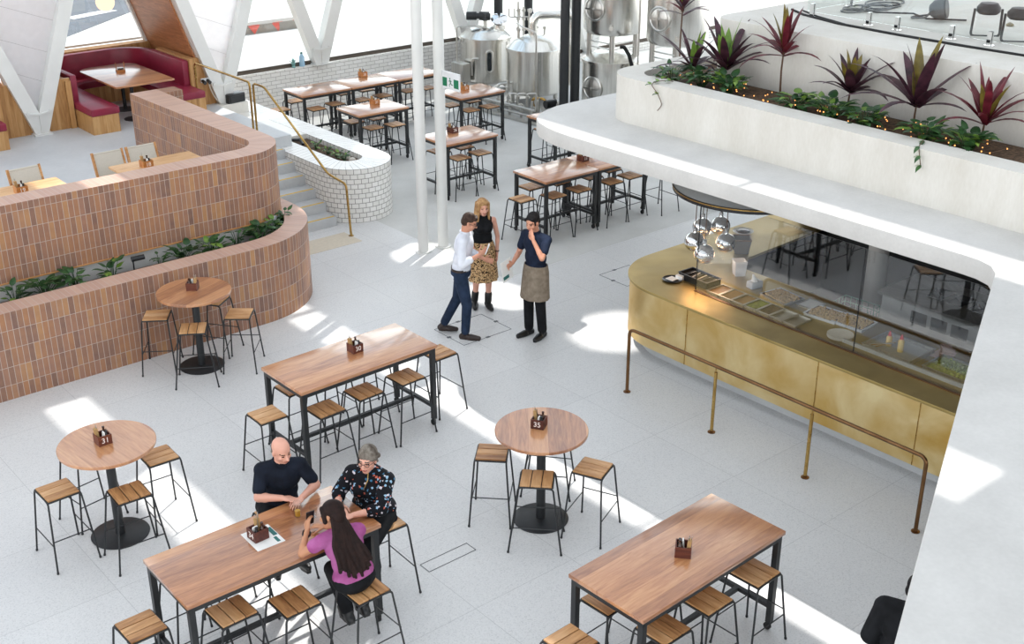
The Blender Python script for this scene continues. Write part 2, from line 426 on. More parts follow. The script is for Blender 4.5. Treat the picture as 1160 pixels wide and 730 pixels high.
def link(name, me, parent=None, loc=None, rotz=0.):
    o = bpy.data.objects.new(name, me); C.objects.link(o)
    if parent is not None: o.parent = parent
    if loc is not None: o.location = loc
    if rotz: o.rotation_euler = (0, 0, rotz)
    return o

def tag(o, label, cat, group=None, kind=None):
    o['label'] = label; o['category'] = cat
    if group: o['group'] = group
    if kind: o['kind'] = kind
    return o
def struct(o, label=None, cat=None):
    o['kind'] = 'structure'
    if label: o['label'] = label; o['category'] = cat or 'structure'
    return o
def thing(name, loc, rotz, label, cat, group=None):
    o = bpy.data.objects.new(name, None); C.objects.link(o)
    o.empty_display_size = .1
    o.location = loc; o.rotation_euler = (0, 0, rotz)
    return tag(o, label, cat, group)
def dup(root, loc, rotz, label=None, group=None):
    """copy of a thing with copies of its parts and sub-parts (mesh data shared)"""
    def cp(o, par):
        c = o.copy(); C.objects.link(c)
        if par is not None: c.parent = par
        for ch in list(o.children): cp(ch, c)
        return c
    r = cp(root, None); r.location = loc; r.rotation_euler = (0, 0, rotz)
    if label: r['label'] = label
    if group: r['group'] = group
    return r
def arc(cx, cy, r, a0, a1, n=12):
    return [(cx+r*math.cos(R(a0+(a1-a0)*i/n)), cy+r*math.sin(R(a0+(a1-a0)*i/n))) for i in range(n+1)]
def rounded(path, r, n=6):
    """round the inner corners of a 3-D polyline"""
    P = [V(p) for p in path]; out = [P[0]]
    for i in range(1, len(P)-1):
        a = (P[i-1]-P[i]); b = (P[i+1]-P[i]); rr = min(r, a.length*.45, b.length*.45)
        p0 = P[i]+a.normalized()*rr; p1 = P[i]+b.normalized()*rr
        for k in range(n+1):
            t = k/n; out.append(p0*(1-t)**2+P[i]*2*t*(1-t)+p1*t*t)
    return out+[P[-1]]
def text_mesh(name, body, size, mat, parent, mtx, extrude=.0008):
    cu = bpy.data.curves.new(name, 'FONT'); cu.body = body; cu.size = size; cu.align_x = 'CENTER'; cu.align_y = 'CENTER'; cu.extrude = extrude
    t = bpy.data.objects.new(name+'_tmp', cu); C.objects.link(t)
    dg = bpy.context.evaluated_depsgraph_get()
    me = bpy.data.meshes.new_from_object(t.evaluated_get(dg)); bpy.data.objects.remove(t); bpy.data.curves.remove(cu)
    me.name = name; me.materials.clear(); me.materials.append(M[mat])
    me.transform(mtx)
    return link(name, me, parent)
# ------------------------------------------------------------------ ground and floors
fl = MB()
fl.face([fl.bm.verts.new(p) for p in ((-9, -7, 0), (32, -7, 0), (32, 13.22, 0), (-9, 13.22, 0))])
fl.face([fl.bm.verts.new(p) for p in ((-9, 13.22, 0), (10.95, 13.22, 0), (10.95, 24.2, 0), (-9, 24.2, 0))])
struct(fl.build('floor', 'terrazzo', smooth=0), 'pale speckled terrazzo floor of the hall', 'floor')
fb = MB(); fb.face([fb.bm.verts.new(p) for p in ((10.95, 13.22, 0), (32, 13.22, 0), (32, 24.2, 0), (10.95, 24.2, 0))])
struct(fb.build('floor_back', 'slab_back', smooth=0), 'greyer broom-finished concrete floor under the far tables', 'floor')
# ground outside the facade
g = MB(); g.box(-70, 140, 24.25, 130, -.3, -.02)
struct(g.build('ground_outside', 'street_concrete', smooth=0), 'sunlit pale paving outside the windows', 'ground')
g = MB(); g.prism([(5, 30.5), (13.06, 36.13), (15.97, 38.66), (34, 54), (26, 66), (-20, 44), (-20, 24.6), (-2, 24.6)], -.02, -.005)
struct(g.build('ground_road', 'asphalt', smooth=0), 'grey asphalt road beyond the booth window', 'road')
g = MB()
for a, b, l in ((14.4, 39.1, 2.2), (11.6, 37.4, 1.7), (17.6, 41.4, 2.0)):
    g.bar((a, b, .0), (a+l*.77, b+l*.28, .0), .45, .012)
struct(g.build('ground_markings', 'white_print', smooth=0), 'white painted road markings outside', 'road marking')

# floor access hatch, drain cover, second hatch, tactile strip
def outline(name, pts, label, cat, corners=True):
    o = MB()
    for i in range(4):
        p, q = pts[i], pts[(i+1) % 4]; o.bar((*p, .001), (*q, .001), .007, .004)
    if corners:
        for (x, y) in [((pts[i][0]+pts[(i+1) % 4][0])/2, (pts[i][1]+pts[(i+1) % 4][1])/2) for i in range(4)]:
            o.box(x-.03, x+.03, y-.02, y+.02, 0, .004)
    return tag(o.build(name, 'grey_plastic', smooth=0), label, cat)
outline('drain_cover', [(5.6, 8.06), (6.17, 8.06), (6.17, 7.91), (5.6, 7.91)], 'narrow rectangular drain cover flush in the floor near the seated group', 'drain cover', False)
outline('access_hatch', [(9.0, 12.4), (9.83, 12.4), (9.83, 11.73), (9.0, 11.73)], 'square floor hatch under the standing man and the waiter', 'floor hatch')
outline('access_hatch', [(12.16, 12.4), (12.8, 12.4), (12.8, 11.8), (12.16, 11.8)], 'square floor hatch beside the rounded end of the brass counter', 'floor hatch')
t = MB(); t.box(9.2, 10.2, 16.0, 16.55, 0, .004)
tag(t.build('tactile_strip', 'tactile', smooth=0), 'beige tactile paving strip at the foot of the stairs', 'floor strip')

# ------------------------------------------------------------------ raised terrace, stairs
TZ = 1.155
t = MB()
t.prism([(-9, 15.02), (8.1, 15.02), (8.28, 15.2), (8.45, 15.6), (8.45, 18.75), (10.58, 18.75), (10.58, 21.9), (11.05, 21.9), (11.05, 24.1), (-9, 24.1)], 0, TZ)
struct(t.build('floor_terrace', 'terrace_floor', smooth=0), 'raised grey terrace floor behind the tiled wall', 'terrace')
s = MB(); nz = MB()
for k in range(1, 7):
    b0 = 16.92+(k-1)*.318; z = .165*k
    s.box(8.66, 10.3, b0, 18.75, z-.165, z)
    nz.box(8.75, 10.27, b0+.015, b0+.055, z-.001, z+.003)
st = struct(s.build('stairs', 'concrete_grey', smooth=0), 'grey concrete stairs rising to the terrace', 'stairs')
nz.build('nosing', 'yellow_strip', st, smooth=0)

# lower tiled planter wall (front b=14.07, side a=8.65)
oL = [(-9, 14.07)]+arc(7.33, 15.39, 1.32, -90, 0, 16)+[(8.65, 17.2)]
iL = [(-9, 14.40)]+arc(7.33, 15.39, .99, -90, 0, 16)+[(8.47, 17.2)]
iL[-2] = (8.36, 15.45); iL[-1] = (8.48, 17.2)
w = MB(); w.wall(oL, iL, 0, 1.13, v0=.19, top_mi=1)
struct(w.build('wall_planter', ['brick_tile', 'brick_cap'], smooth=30), 'lower curved terracotta tiled planter wall', 'tiled wall')
# upper tiled balustrade
oU = [(-9, 14.96)]+arc(7.73, 15.73, .77, -90, 0, 14)+[(8.5, 16.6), (8.5, 19.53)]
iU = [(-9, 15.34)]+arc(7.73, 15.73, .39, -90, 0, 14)+[(8.08, 16.6), (8.02, 19.53)]
w = MB(); w.wall(oU, iU, 1.15, 2.15, v0=1.15-.04, top_mi=1)
w.box(8.5, 8.82, 19.2, 19.53, TZ, 2.15)
for f in w.bm.faces[-6:]:
    for l in f.loops: l[w.uv].uv = (l.vert.co.x+l.vert.co.y, l.vert.co.z-1.11)
struct(w.build('wall_balustrade', ['brick_tile', 'brick_cap'], smooth=30), 'upper curved terracotta tiled balustrade of the terrace', 'tiled wall')
w = MB(); w.wall([(x, y-.012) for x, y in oU[:-2]], [(x, y+.05) for x, y in oU[:-2]], 1.135, 1.152)
struct(w.build('trim_1', 'chair_wood', smooth=0), 'thin orange edge strip under the upper tiled wall', 'trim')
# planter soil and concrete back
w = MB(); oC = [(-9, 15.0)]+arc(7.73, 15.73, .73, -90, 0, 12)+[(8.46, 16.9)]
w.wall(oC, [(x-.02, y+.05) for x, y in oC], .5, 1.14)
struct(w.build('wall_planter_back', 'concrete', smooth=0), 'bare concrete strip behind the planting', 'wall')
w = MB(); w.prism(iL+[(8.45, 17.2)]+[(8.44, 16.0)]+arc(7.73, 15.73, .74, 0, -90, 10)+[(-9, 15.0)], .5, .9)
struct(w.build('planter_soil', 'soil', smooth=0), 'dark soil in the terracotta planter', 'soil')

# white glazed brick planter by the stairs
oW = [(10.3, 22.2), (10.3, 17.38)]+arc(10.965, 17.38, .665, 180, 360, 20)+[(11.63, 23.7)]
iW = [(10.72, 22.2), (10.72, 17.5)]+arc(10.96, 17.5, .24, 180, 360, 20)+[(11.2, 23.7)]
w = MB(); w.wall(oW, iW, 0, .95, v0=.0, top_mi=1)
struct(w.build('wall_stair_planter', ['white_brick_head', 'white_brick_cap'], smooth=30), 'white glazed brick planter with rounded end beside the stairs', 'brick wall')
w = MB(); w.box(10.72, 11.2, 19.3, 21.9, 0, .948)
struct(w.build('trim_6', 'white_ceramic', smooth=0), 'white ledge closing the top of the brick planter', 'ledge')
w = MB(); w.prism([(10.73, 19.29), (10.73, 17.5)]+arc(10.96, 17.5, .23, 180, 360, 10)+[(11.19, 19.29)], .78, .86)
struct(w.build('soil_bed', 'soil', smooth=0), 'dark soil in the white brick planter', 'soil')
w = MB(); w.box(10.58, 11.35, 21.9, 23.9, .9, 1.12); w.box(10.58, 11.2, 21.45, 21.9, .9, 1.155)
struct(w.build('trim_2', 'concrete_board', smooth=0), 'white ledge at the foot of the leaning columns', 'ledge')

# ------------------------------------------------------------------ facade: brick dado, V columns, glass
w = MB()
w.wall([(11.05, 23.9), (19.9, 23.9)], [(11.05, 24.2), (19.9, 24.2)], 0, 1.06, v0=-.02, top_mi=1); w.wall([(19.9, 23.9), (31, 23.9)], [(19.9, 24.2), (31, 24.2)], 0, .2, v0=-.02, top_mi=1)
struct(w.build('wall_facade', ['white_brick', 'white_brick_cap'], smooth=0), 'long low white brick wall under the windows', 'brick wall')
w = MB(); w.box(11.05, 19.9, 23.98, 24.08, 1.06, 1.11); w.box(19.9, 31, 23.98, 24.08, .2, .25)
struct(w.build('trim_3', 'grey_frame', smooth=0), 'dark window sill channel on the brick wall', 'window sill')
def vcol(name, ax, b, z0, sl, sr, top, hb, wh, label, infill=True):
    """two leaning box columns meeting in a V at the base plate (hb: half width at the base, wh: horizontal width of each arm)"""
    o = MB(); h = top-z0; ha = (2*wh-2*hb)/(sl+sr)
    def slab_(pts):
        v = [o.bm.verts.new((x, b-.12, z)) for x, z in pts]; v2 = [o.bm.verts.new((x, b+.12, z)) for x, z in pts]
        o.face(v); o.face(v2[::-1])
        for i in range(len(v)): o.face([v[i], v[(i+1) % len(v)], v2[(i+1) % len(v)], v2[i]])
    xa = ax-hb-sl*ha+wh                                   # inner apex
    slab_([(ax-hb, z0), (xa, z0), (xa, z0+ha), (ax-hb-sl*h+wh, top), (ax-hb-sl*h, top)])
    slab_([(xa, z0), (ax+hb, z0), (ax+hb+sr*h, top), (ax+hb+sr*h-wh, top), (xa, z0+ha)])
    r = struct(o.build(name, 'white_paint', smooth=0), label, 'column')
    p = MB(); p.box(ax-hb-.05, ax+hb+.05, b-.2, b+.15, z0, z0+.03)
    for sg in (-1, 1):
        p.bar((xa, b-.135, z0+ha-.02), (xa+sg*.2, b-.135, z0+ha+.02), .045, .03); p.cyl((xa+sg*.2, b-.125, z0+ha+.02), (xa+sg*.2, b-.155, z0+ha+.02), .035, seg=12)
    p.bar((xa, b-.13, z0+.03), (xa, b-.13, z0+ha), .025, .03)
    p.build('base_bracket', 'white_paint', r, smooth=0)
    if infill:
        q = MB(); y = b+.03; t0 = z0+ha-.02
        v = [q.bm.verts.new(c) for c in ((xa, y, t0), (ax+hb+sr*h-wh+.02, y, top), (ax-hb-sl*h+wh-.02, y, top))]
        v2 = [q.bm.verts.new(c.co+V((0, .04, 0))) for c in v]
        q.face(v); q.face(v2[::-1])
        for i in range(3): q.face([v[i], v[(i+1) % 3], v2[(i+1) % 3], v2[i]])
        q.build('lining_panel', 'white_panel', r, smooth=0)
        j = MB()
        for z in (.72, 1.36, 2.05, 2.8, 3.6):
            xl, xr = xa-sl*z, xa+sr*z
            j.bar((xl+.01, y-.003, t0+z+.02), (xr-.05, y-.003, t0+z-.36*(xr-xl)), .012, .006)
        j.build('panel_joint', 'concrete_grey', r, smooth=0)
    return r
vcol('column', 7.18, 21.72, TZ, .37, .35, 7.4, .11, .25, 'white V-shaped leaning column left of the red booth')
vcol('column', 10.79, 21.72, 1.12, .335, .345, 7.4, .11, .25, 'white V-shaped leaning column between the red booth and the brick wall')
vcol('column', 14.375, 23.93, 1.06, .35, .345, 7.4, .16, .28, 'white V-shaped leaning column standing on the low brick wall', infill=False)
vcol('column', 18.6, 23.93, 1.06, .38, .345, 7.4, .16, .28, 'white leaning column behind the first brewing tank', infill=False)
vcol('column', 22.8, 23.93, .2, .36, .345, 7.4, .16, .28, 'white leaning column behind the stacked tanks', infill=False)
# glazing
def window(n, x0, x1, z0, z1, b=24.03, label=''):
    f = MB()
    f.box(x0, x1, b-.03, b+.03, z0, z0+.04)
    f.box(x0, x1, b-.03, b+.03, z1-.05, z1)
    r = struct(f.build('window_%d' % n, 'grey_frame' if n > 1 else 'white_paint', smooth=0), label, 'window')
    p = MB(); p.box(x0, x1, b-.006, b+.006, z0, z1); p.build('pane', 'glass', r, smooth=0)
window(1, 7.0, 10.9, 2.12, 7.4, label='booth window onto the road')
window(2, 11.1, 14.37, 1.1, 7.4, label='window pane above the white brick wall near the terrace')
window(3, 14.37, 18.6, 1.1, 7.4, label='window pane behind the row of high tables')
window(4, 18.6, 22.8, .25, 7.4, label='window pane behind the brewing tanks')
window(5, 22.8, 30.9, .25, 7.4, label='far right window pane behind the stacked tanks')
# booth alcoves: white inner frame, timber reveals
for k, off in enumerate((0., -3.66)):
    w = MB(); h = 5.6
    w.bar((10.40+off, 23.86, 1.9), (10.40-.335*3.6+off, 23.86, 5.5), .15, .1, up=(0, 1, 0))
    w.bar((7.36+off, 23.86, 1.9), (7.36+.35*3.6+off, 23.86, 5.5), .15, .1, up=(0, 1, 0))
    struct(w.build('trim_%d' % (4+k), 'white_paint', smooth=0), 'white inner frame of the %s booth window' % ('right' if not k else 'left'), 'window frame')
    w = MB()
    for (x0, sl) in ((10.62, -.335), (7.34, .35)):
        a = [(x0+off, 21.78, TZ), (x0+off, 23.95, TZ), (x0+sl*5.2+off, 23.95, TZ+5.2), (x0+sl*5.2+off, 21.78, TZ+5.2)]
        s_ = .03 if sl < 0 else -.03
        v = [w.bm.verts.new(p) for p in a]; v2 = [w.bm.verts.new((p[0]+s_, p[1], p[2])) for p in a]
        w.face(v); w.face(v2[::-1])
        for i in range(4): w.face([v[i], v[(i+1) % 4], v2[(i+1) % 4], v2[i]])
    struct(w.build('wall_reveal', 'spotted_gum', smooth=0), 'timber lined reveal of the %s booth alcove' % ('right' if not k else 'left'), 'timber wall')
    w = MB(); w.box(7.35+off, 10.6+off, 23.75, 24.0, TZ, 2.1)
    struct(w.build('wall_booth_back', 'oak', smooth=0), 'timber sill wall behind the %s booth' % ('right' if not k else 'left'), 'timber wall')

# slim round posts
for (x, y, nm) in ((10.69, 14.96, 'left'), (11.08, 14.95, 'right')):
    w = MB(); w.cyl((x, y, 0), (x, y, 8.9), .085, seg=20); w.cyl((x, y, 0), (x, y, .015), .13, seg=20)
    struct(w.build('column_round', 'white_paint'), '%s one of the two slim white round posts by the standing group' % nm, 'post')
for (x, y, r, lab) in ((17.52, 19.14, .1, 'left one of two dark posts in front of the lidded tank'), (17.85, 19.15, .1, 'right one of two dark posts in front of the lidded tank'),
                       (19.32, 23.55, .11, 'dark post behind the tank with the mixer motor'), (20.3, 23.55, .11, 'dark post behind the domed tank at the window')):
    w = MB(); w.cyl((x, y, 0), (x, y, 8.9), r, seg=18)
    struct(w.build('column_dark', 'dark_steel'), lab, 'post')

# ------------------------------------------------------------------ concrete canopy over the servery, planter tiers
SZ = 2.8
slab = [(10.27, 11.2), (10.27, 9.9), (10.29, 8.2), (10.29, 6.8), (10.3, 5.55)]+[(10.29, 5.38), (10.23, 5.22), (10.1, 5.1)]+[(8.3, 4.27), (4.84, 2.64), (2.2, 1.38), (1.2, -5), (24, -5), (24, 12.4), (11.5, 12.4), (11.2, 12.38), (10.95, 12.31), (10.72, 12.2), (10.54, 12.05), (10.41, 11.85), (10.33, 11.6), (10.29, 11.4)]
w = MB(); w.prism(slab, SZ-.2, SZ); w.bevel(.012, 2)
struct(w.build('ceiling_canopy', 'concrete', smooth=30), 'pale concrete canopy slab over the servery', 'canopy')
# kitchen walls and columns carrying the canopy
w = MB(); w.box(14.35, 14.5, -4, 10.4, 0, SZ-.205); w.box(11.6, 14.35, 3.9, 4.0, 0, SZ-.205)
struct(w.build('wall_kitchen', 'kitchen_shade', smooth=0), 'kitchen back wall, coloured dark for the unlit interior', 'wall')
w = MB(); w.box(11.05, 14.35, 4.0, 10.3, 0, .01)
struct(w.build('floor_kitchen', 'kitchen_shade', smooth=0), 'kitchen floor, coloured dark for the shade under the canopy', 'floor')
w = MB(); w.cyl((13.95, 8.75, 0), (13.95, 8.75, SZ-.205), .14, seg=24)
struct(w.build('column_kitchen', 'concrete'), 'pale round column at the back of the kitchen', 'column')
w = MB(); w.cyl((16.5, 11.2, 0), (16.5, 11.2, SZ-.205), .2, seg=24); w.cyl((21.5, 11.2, 0), (21.5, 11.2, SZ-.205), .2, seg=24); w.cyl((3.4, -3, 0), (3.4, -3, SZ-.205), .2, seg=24); w.cyl((21.5, -3, 0), (21.5, -3, SZ-.205), .2, seg=24)
struct(w.build('column_canopy', 'concrete'), 'concrete columns under the canopy', 'column')
# lower tier planter
oP = [(11.28, -5), (11.28, 11.1)]+arc(11.75, 11.1, .47, 180, 90, 10)[1:]+[(20, 11.6)]
iP = [(11.62, -5), (11.62, 10.95)]+arc(11.87, 10.95, .3, 180, 90, 10)[1:]+[(20, 11.26)]
w = MB(); w.wall(oP, iP, SZ-.01, 3.4); 
struct(w.build('wall_canopy_planter', 'concrete_board', smooth=30), 'white board-formed concrete planter on the canopy', 'planter wall')
w = MB(); w.prism(iP[1:]+[(20, 10.8), (12.5, 10.8), (12.5, -5), (11.62, -5)], SZ, 3.3)
struct(w.build('canopy_soil', 'soil', smooth=0), 'dark soil in the canopy planter', 'soil')
# upper tier
w = MB(); w.prism([(12.55, -5), (24, -5), (24, 10.84), (12.95, 10.84)]+arc(12.85, 10.54, .3, 90, 180, 6), SZ, 4.08)
w.bevel(.015, 2)
struct(w.build('floor_upper_tier', 'concrete_board', smooth=30), 'upper concrete tier above the planter', 'concrete tier')

# ------------------------------------------------------------------ unseen roof: translucent for soft fill, slots and edge cut to shape the sunlight
RZ = 9.0
DA, DB = .8367*RZ, .4263*RZ
def slot(a0, a1, b0, b1): return (a0+DA, a1+DA, b0+DB, b1+DB)
slots = [slot(7.69, 8.2, 7.18, 12.37), slot(7.69, 8.2, 2.2, 7.1), slot(7.62, 8.08, 12.4, 13.98), slot(7.62, 8.08, 14.12, 14.7),
         slot(4.0, 4.5, 11.6, 13.55), slot(4.0, 4.55, 4.5, 11.45), slot(4.0, 4.55, 2.0, 4.4), slot(3.65, 4.15, 14.0, 14.9), slot(3.6, 4.1, 15.1, 16.0)]
rounds = [(10.5, 12.75, .42, .62), (10.62, 14.85, .5, .55), (10.75, 17.1, .3, .5)]
w = MB(); bm = w.bm
def loop(pts):
    v = [bm.verts.new((x, y, RZ)) for x, y in pts]
    return [bm.edges.new((v[i], v[(i+1) % len(v)])) for i in range(len(v))]
edges = loop([(-9, -7), (32, -7), (32, 25.5), (19, 25.5), (19, 24.15), (-9, 24.15)])
for (a0, a1, b0, b1) in slots: edges += loop([(a0, b0), (a1, b0), (a1, b1), (a0, b1)])
for (x, y, rx, ry) in rounds:
    edges += loop([(x+DA+rx*math.cos(2*PI*k/20), y+DB+ry*math.sin(2*PI*k/20)) for k in range(20)])
bmesh.ops.triangle_fill(bm, use_beauty=True, use_dissolve=False, edges=edges)
m, nt, out = new_mat('translucent_roof_sheet')
ROOF_T = .5
tl = nd(nt, 'ShaderNodeBsdfTranslucent', Color=(ROOF_T, ROOF_T*1.005, ROOF_T*1.01, 1)); df = nd(nt, 'ShaderNodeBsdfDiffuse', Color=(.85, .85, .85, 1))
ms = nd(nt, 'ShaderNodeAddShader'); mx = nd(nt, 'ShaderNodeMixShader', i0=.22, i1=tl.outputs[0], i2=df.outputs[0]); nt.links.new(mx.outputs[0], out.inputs[0])
M['roof'] = m
struct(w.build('ceiling', 'roof', smooth=0), 'unseen translucent roof above the hall, slotted to shape the sun patches', 'roof')
# ------------------------------------------------------------------ bar stools
def make_stool():
    t = thing('bar_stool', (0, 0, 0), 0, '', 'bar stool')
    s = MB()
    for k in (-1, 0, 1): s.box(k*.106-.0485, k*.106+.0485, -.152, .152, .726, .744)
    s.bevel(.003, 1); s.build('seat', 'seat_wood', t, smooth=0)
    f = MB(); f.tube(rounded([(-.163, -.158, .722), (.163, -.158, .722), (.163, .158, .722), (-.163, .158, .722)], .02)[:-1]+[V((-.163, .158, .722)), V((-.163, -.158, .722))], .0085, 6)
    f.box(-.155, .155, -.15, .15, .719, .7255)
    f.build('seat_frame', 'black_steel', t)
    for sx in (-1, 1):
        for sy in (-1, 1):
            l = MB(); l.tube(rounded([(sx*.10, sy*.158, .722), (sx*.168, sy*.160, .718), (sx*.262, sy*.212, .0)], .045, 4), .0095, 8)
            l.cyl((sx*.2600, sy*.211, .018), (sx*.2625, sy*.2125, 0), .0125, seg=8)
            l.build('leg', 'black_steel', t)
    zf = .28; fx = .168+(.262-.168)*(1-zf/.718); fy = .16+(.212-.16)*(1-zf/.718)
    for sy in (-1, 1):
        b = MB(); b.cyl((-fx, sy*fy, zf), (fx, sy*fy, zf), .006, seg=6); b.build('footrest', 'black_steel', t)
    b = MB(); b.cyl((fx, -fy, zf+.05), (fx, fy, zf+.05), .006, seg=6); b.build('footrest', 'black_steel', t)
    return t
STOOL = make_stool(); stool_n = [0]
def stool(x, y, rz, label, group=None):
    stool_n[0] += 1
    if stool_n[0] == 1:
        o = STOOL; o.location = (x, y, 0); o.rotation_euler = (0, 0, R(rz)); o['label'] = label
        if group: o['group'] = group
        return o
    return dup(STOOL, (x, y, 0), R(rz), label, group or STOOL.get('group'))

# ------------------------------------------------------------------ high tables
def make_table(L, W, wood_='table_wood', name='high_table'):
    t = thing(name, (0, 0, 0), 0, '', 'table')
    b = MB(); b.box(0, L, 0, W, 1.012, 1.05); b.bevel(.004, 2); b.build('tabletop', wood_, t, smooth=30)
    i = .018; q = .052
    f = MB()
    for (p0, p1) in (((i, i), (L-i, i)), ((i, W-i), (L-i, W-i)), ((i, i), (i, W-i)), ((L-i, i), (L-i, W-i))):
        d = .012
        f.bar((p0[0]+(d if p0[0] < L/2 else -d), p0[1]+(d if p0[1] < W/2 else -d), .987), (p1[0]+(d if p1[0] < L/2 else -d), p1[1]+(d if p1[1] < W/2 else -d), .987), .03, .05)
    f.build('apron_frame', 'black_steel', t, smooth=0)
    for x in (i, L-i-q):
        for y in (i, W-i-q):
            l = MB(); l.box(x, x+q, y, y+q, .09, 1.012); l.build('leg', 'black_steel', t, smooth=0)
            c = MB(); cx, cy = x+q/2, y+q/2
            c.cyl((cx, cy, .09), (cx, cy, .07), .018, seg=10); c.box(cx-.016, cx+.016, cy-.014, cy+.03, .05, .075)
            c.cyl((cx-.012, cy+.015, .036), (cx+.012, cy+.015, .036), .036, seg=16)
            c.build('caster', 'rubber', t)
    for x in (i+q/2, L-i-q/2):
        b = MB(); b.box(x-.02, x+.02, i+q, W-i-q, .235, .275); b.build('stretcher', 'black_steel', t, smooth=0)
    b = MB(); b.box(i+q/2+.02, L-i-q/2-.02, W/2-.02, W/2+.02, .235, .275); b.build('stretcher', 'black_steel', t, smooth=0)
    return t
LT = make_table(1.82, .82)
LT.location = (5.6, 10.13, 0); LT.rotation_euler = (0, 0, R(1.3)); LT['label'] = 'long timber high table carrying the box numbered 30'
T36 = dup(LT, (5.64, 5.15, 0), R(2.2), 'long timber high table at bottom right of the photo, nobody seated')
T34 = dup(LT, (3.03, 7.565, 0), R(-.5), 'long timber high table where three people sit drinking')
for o in (LT, T36, T34): o['group'] = 'long high tables in the foreground'
ST = make_table(1.165, .84)
ST.location = (12.46, 19.41, 0); ST.rotation_euler = (0, 0, R(-.6))
ST['label'] = 'short high table with a box numbered 21, in front of the wall row'; ST['group'] = 'short high tables at the back'
for (x, y, lab) in ((12.46, 21.48, 'left end table of the row pushed along the white brick wall'),
                    (13.635, 21.46, 'second table from the left in the row along the white brick wall'),
                    (14.81, 21.44, 'third table in the row along the brick wall, behind the white posts'),
                    (12.52, 16.71, 'short high table right behind the two white posts, nearest the standing group'),
                    (14.80, 19.25, 'short high table in front of the lidded tank, behind the exit sign'),
                    (14.95, 16.55, 'high table mostly hidden by the rounded tip of the canopy'),
                    (12.425, 13.955, 'high table with the dark caddy just behind the waiter'),
                    (13.605, 13.95, 'high table continuing the waiter side table under the canopy')):
    dup(ST, (x, y, 0), R(-.5), lab)

def make_round():
    t = thing('round_high_table', (0, 0, 0), 0, '', 'table', 'round high tables')
    b = MB(); b.lathe([(0, 1.015), (.462, 1.015), (.468, 1.02), (.468, 1.044), (.463, 1.05), (0, 1.05)], 56); b.build('tabletop', 'table_wood', t, smooth=30)
    c = MB(); c.lathe([(.047, .014), (.047, .98), (.15, 1.0), (.15, 1.015)], 24); c.build('column', 'dark_steel', t)
    d = MB(); d.lathe([(0, 0), (.285, 0), (.288, .008), (.28, .014), (.06, .02), (.0, .02)], 48); d.build('base_disc', 'dark_steel', t)
    return t
RT = make_round(); RT.location = (7.03, 7.92, 0); RT.rotation_euler = (0, 0, R(50)); RT['label'] = 'round timber high table carrying the box numbered 35'
dup(RT, (3.6, 10.44, 0), R(95), 'round timber high table carrying the box numbered 31')
dup(RT, (6.02, 13.44, 0), R(20), 'round timber high table against the curved terracotta wall')

import math as _m
def around(cx, cy, pts, what):
    for (x, y, lab) in pts: stool(x, y, _m.degrees(_m.atan2(y-cy, x-cx))+90, lab, 'stools around the round tables')
around(7.05, 7.95, ((6.706, 8.304, 'stool on the left of the round table numbered 35'), (6.72, 7.63, 'stool in front of the round table numbered 35, nearest the camera'),
                    (7.28, 7.43, 'stool on the right of the round table numbered 35'), (7.47, 8.30, 'stool mostly hidden behind the round table numbered 35')), '35')
around(3.6, 10.44, ((3.06, 10.43, 'stool on the left of the round table numbered 31'), (3.57, 9.95, 'stool in front of the round table numbered 31'),
                    (4.09, 10.42, 'stool on the right of round table 31, standing in the sun patch'), (3.52, 10.92, 'stool mostly hidden behind the round table numbered 31')), '31')
around(6.02, 13.44, ((5.61, 13.72, 'stool left of the round table by the terracotta wall'), (5.78, 13.05, 'stool in front of the round table by the terracotta wall'),
                     (6.44, 13.09, 'stool right of the round table by the terracotta wall'), (6.40, 13.72, 'stool behind the round table, against the terracotta wall')), '32')
G30 = 'stools at the long high tables'
for (x, y, r, lab) in (
    (5.36, 10.48, 90, 'stool at the left end of the table numbered 30'), (5.92, 10.86, 2, 'stool on the far side of table 30, at its left corner'),
    (5.91, 10.19, 2, 'first stool from the left on the near side of table 30'), (6.46, 10.27, 2, 'middle stool on the near side of table 30'),
    (7.03, 10.27, 2, 'last stool on the near side of table 30, by its right leg'), (7.70, 10.54, 92, 'stool at the right end of table 30, one leg in the sun'),
    (6.42, 10.92, 3, 'middle stool on the far side of table 30'), (6.98, 10.95, 1, 'right stool on the far side of table 30'),
    (5.32, 5.62, 92, 'stool at the left end of the empty bottom right table, cut by the frame'), (5.92, 5.82, 3, 'stool on the far side of the bottom right table, at its left corner'),
    (6.00, 5.26, 2, 'first stool on the near side of the bottom right table'), (6.55, 5.29, 2, 'middle stool on the near side of the bottom right table'),
    (7.153, 5.277, 3, 'stool on the near side of the bottom right table, by its right leg'), (6.55, 5.95, 2, 'stool under the far side of the bottom right table'),
    (2.796, 7.979, 91, 'stool at the left end of the table of the seated group'), (3.350, 8.290, 0, 'stool on the far side of the group table, at its left corner'),
    (3.446, 7.689, 1, 'first stool on the near side of the group table'), (3.91, 7.47, 0, 'stool beside the woman in pink, on her left'),
    (4.45, 7.24, 1, 'stool the woman in the pink top sits on'), (5.14, 7.97, 88, 'stool the woman in the floral blouse sits on'),
    (4.47, 8.72, 0, 'stool the bald man sits on'), (3.87, 8.42, 0, 'stool on the far side of the group table, left of the bald man')):
    stool(x, y, r, lab, G30)
GB_ = 'stools at the back tables'
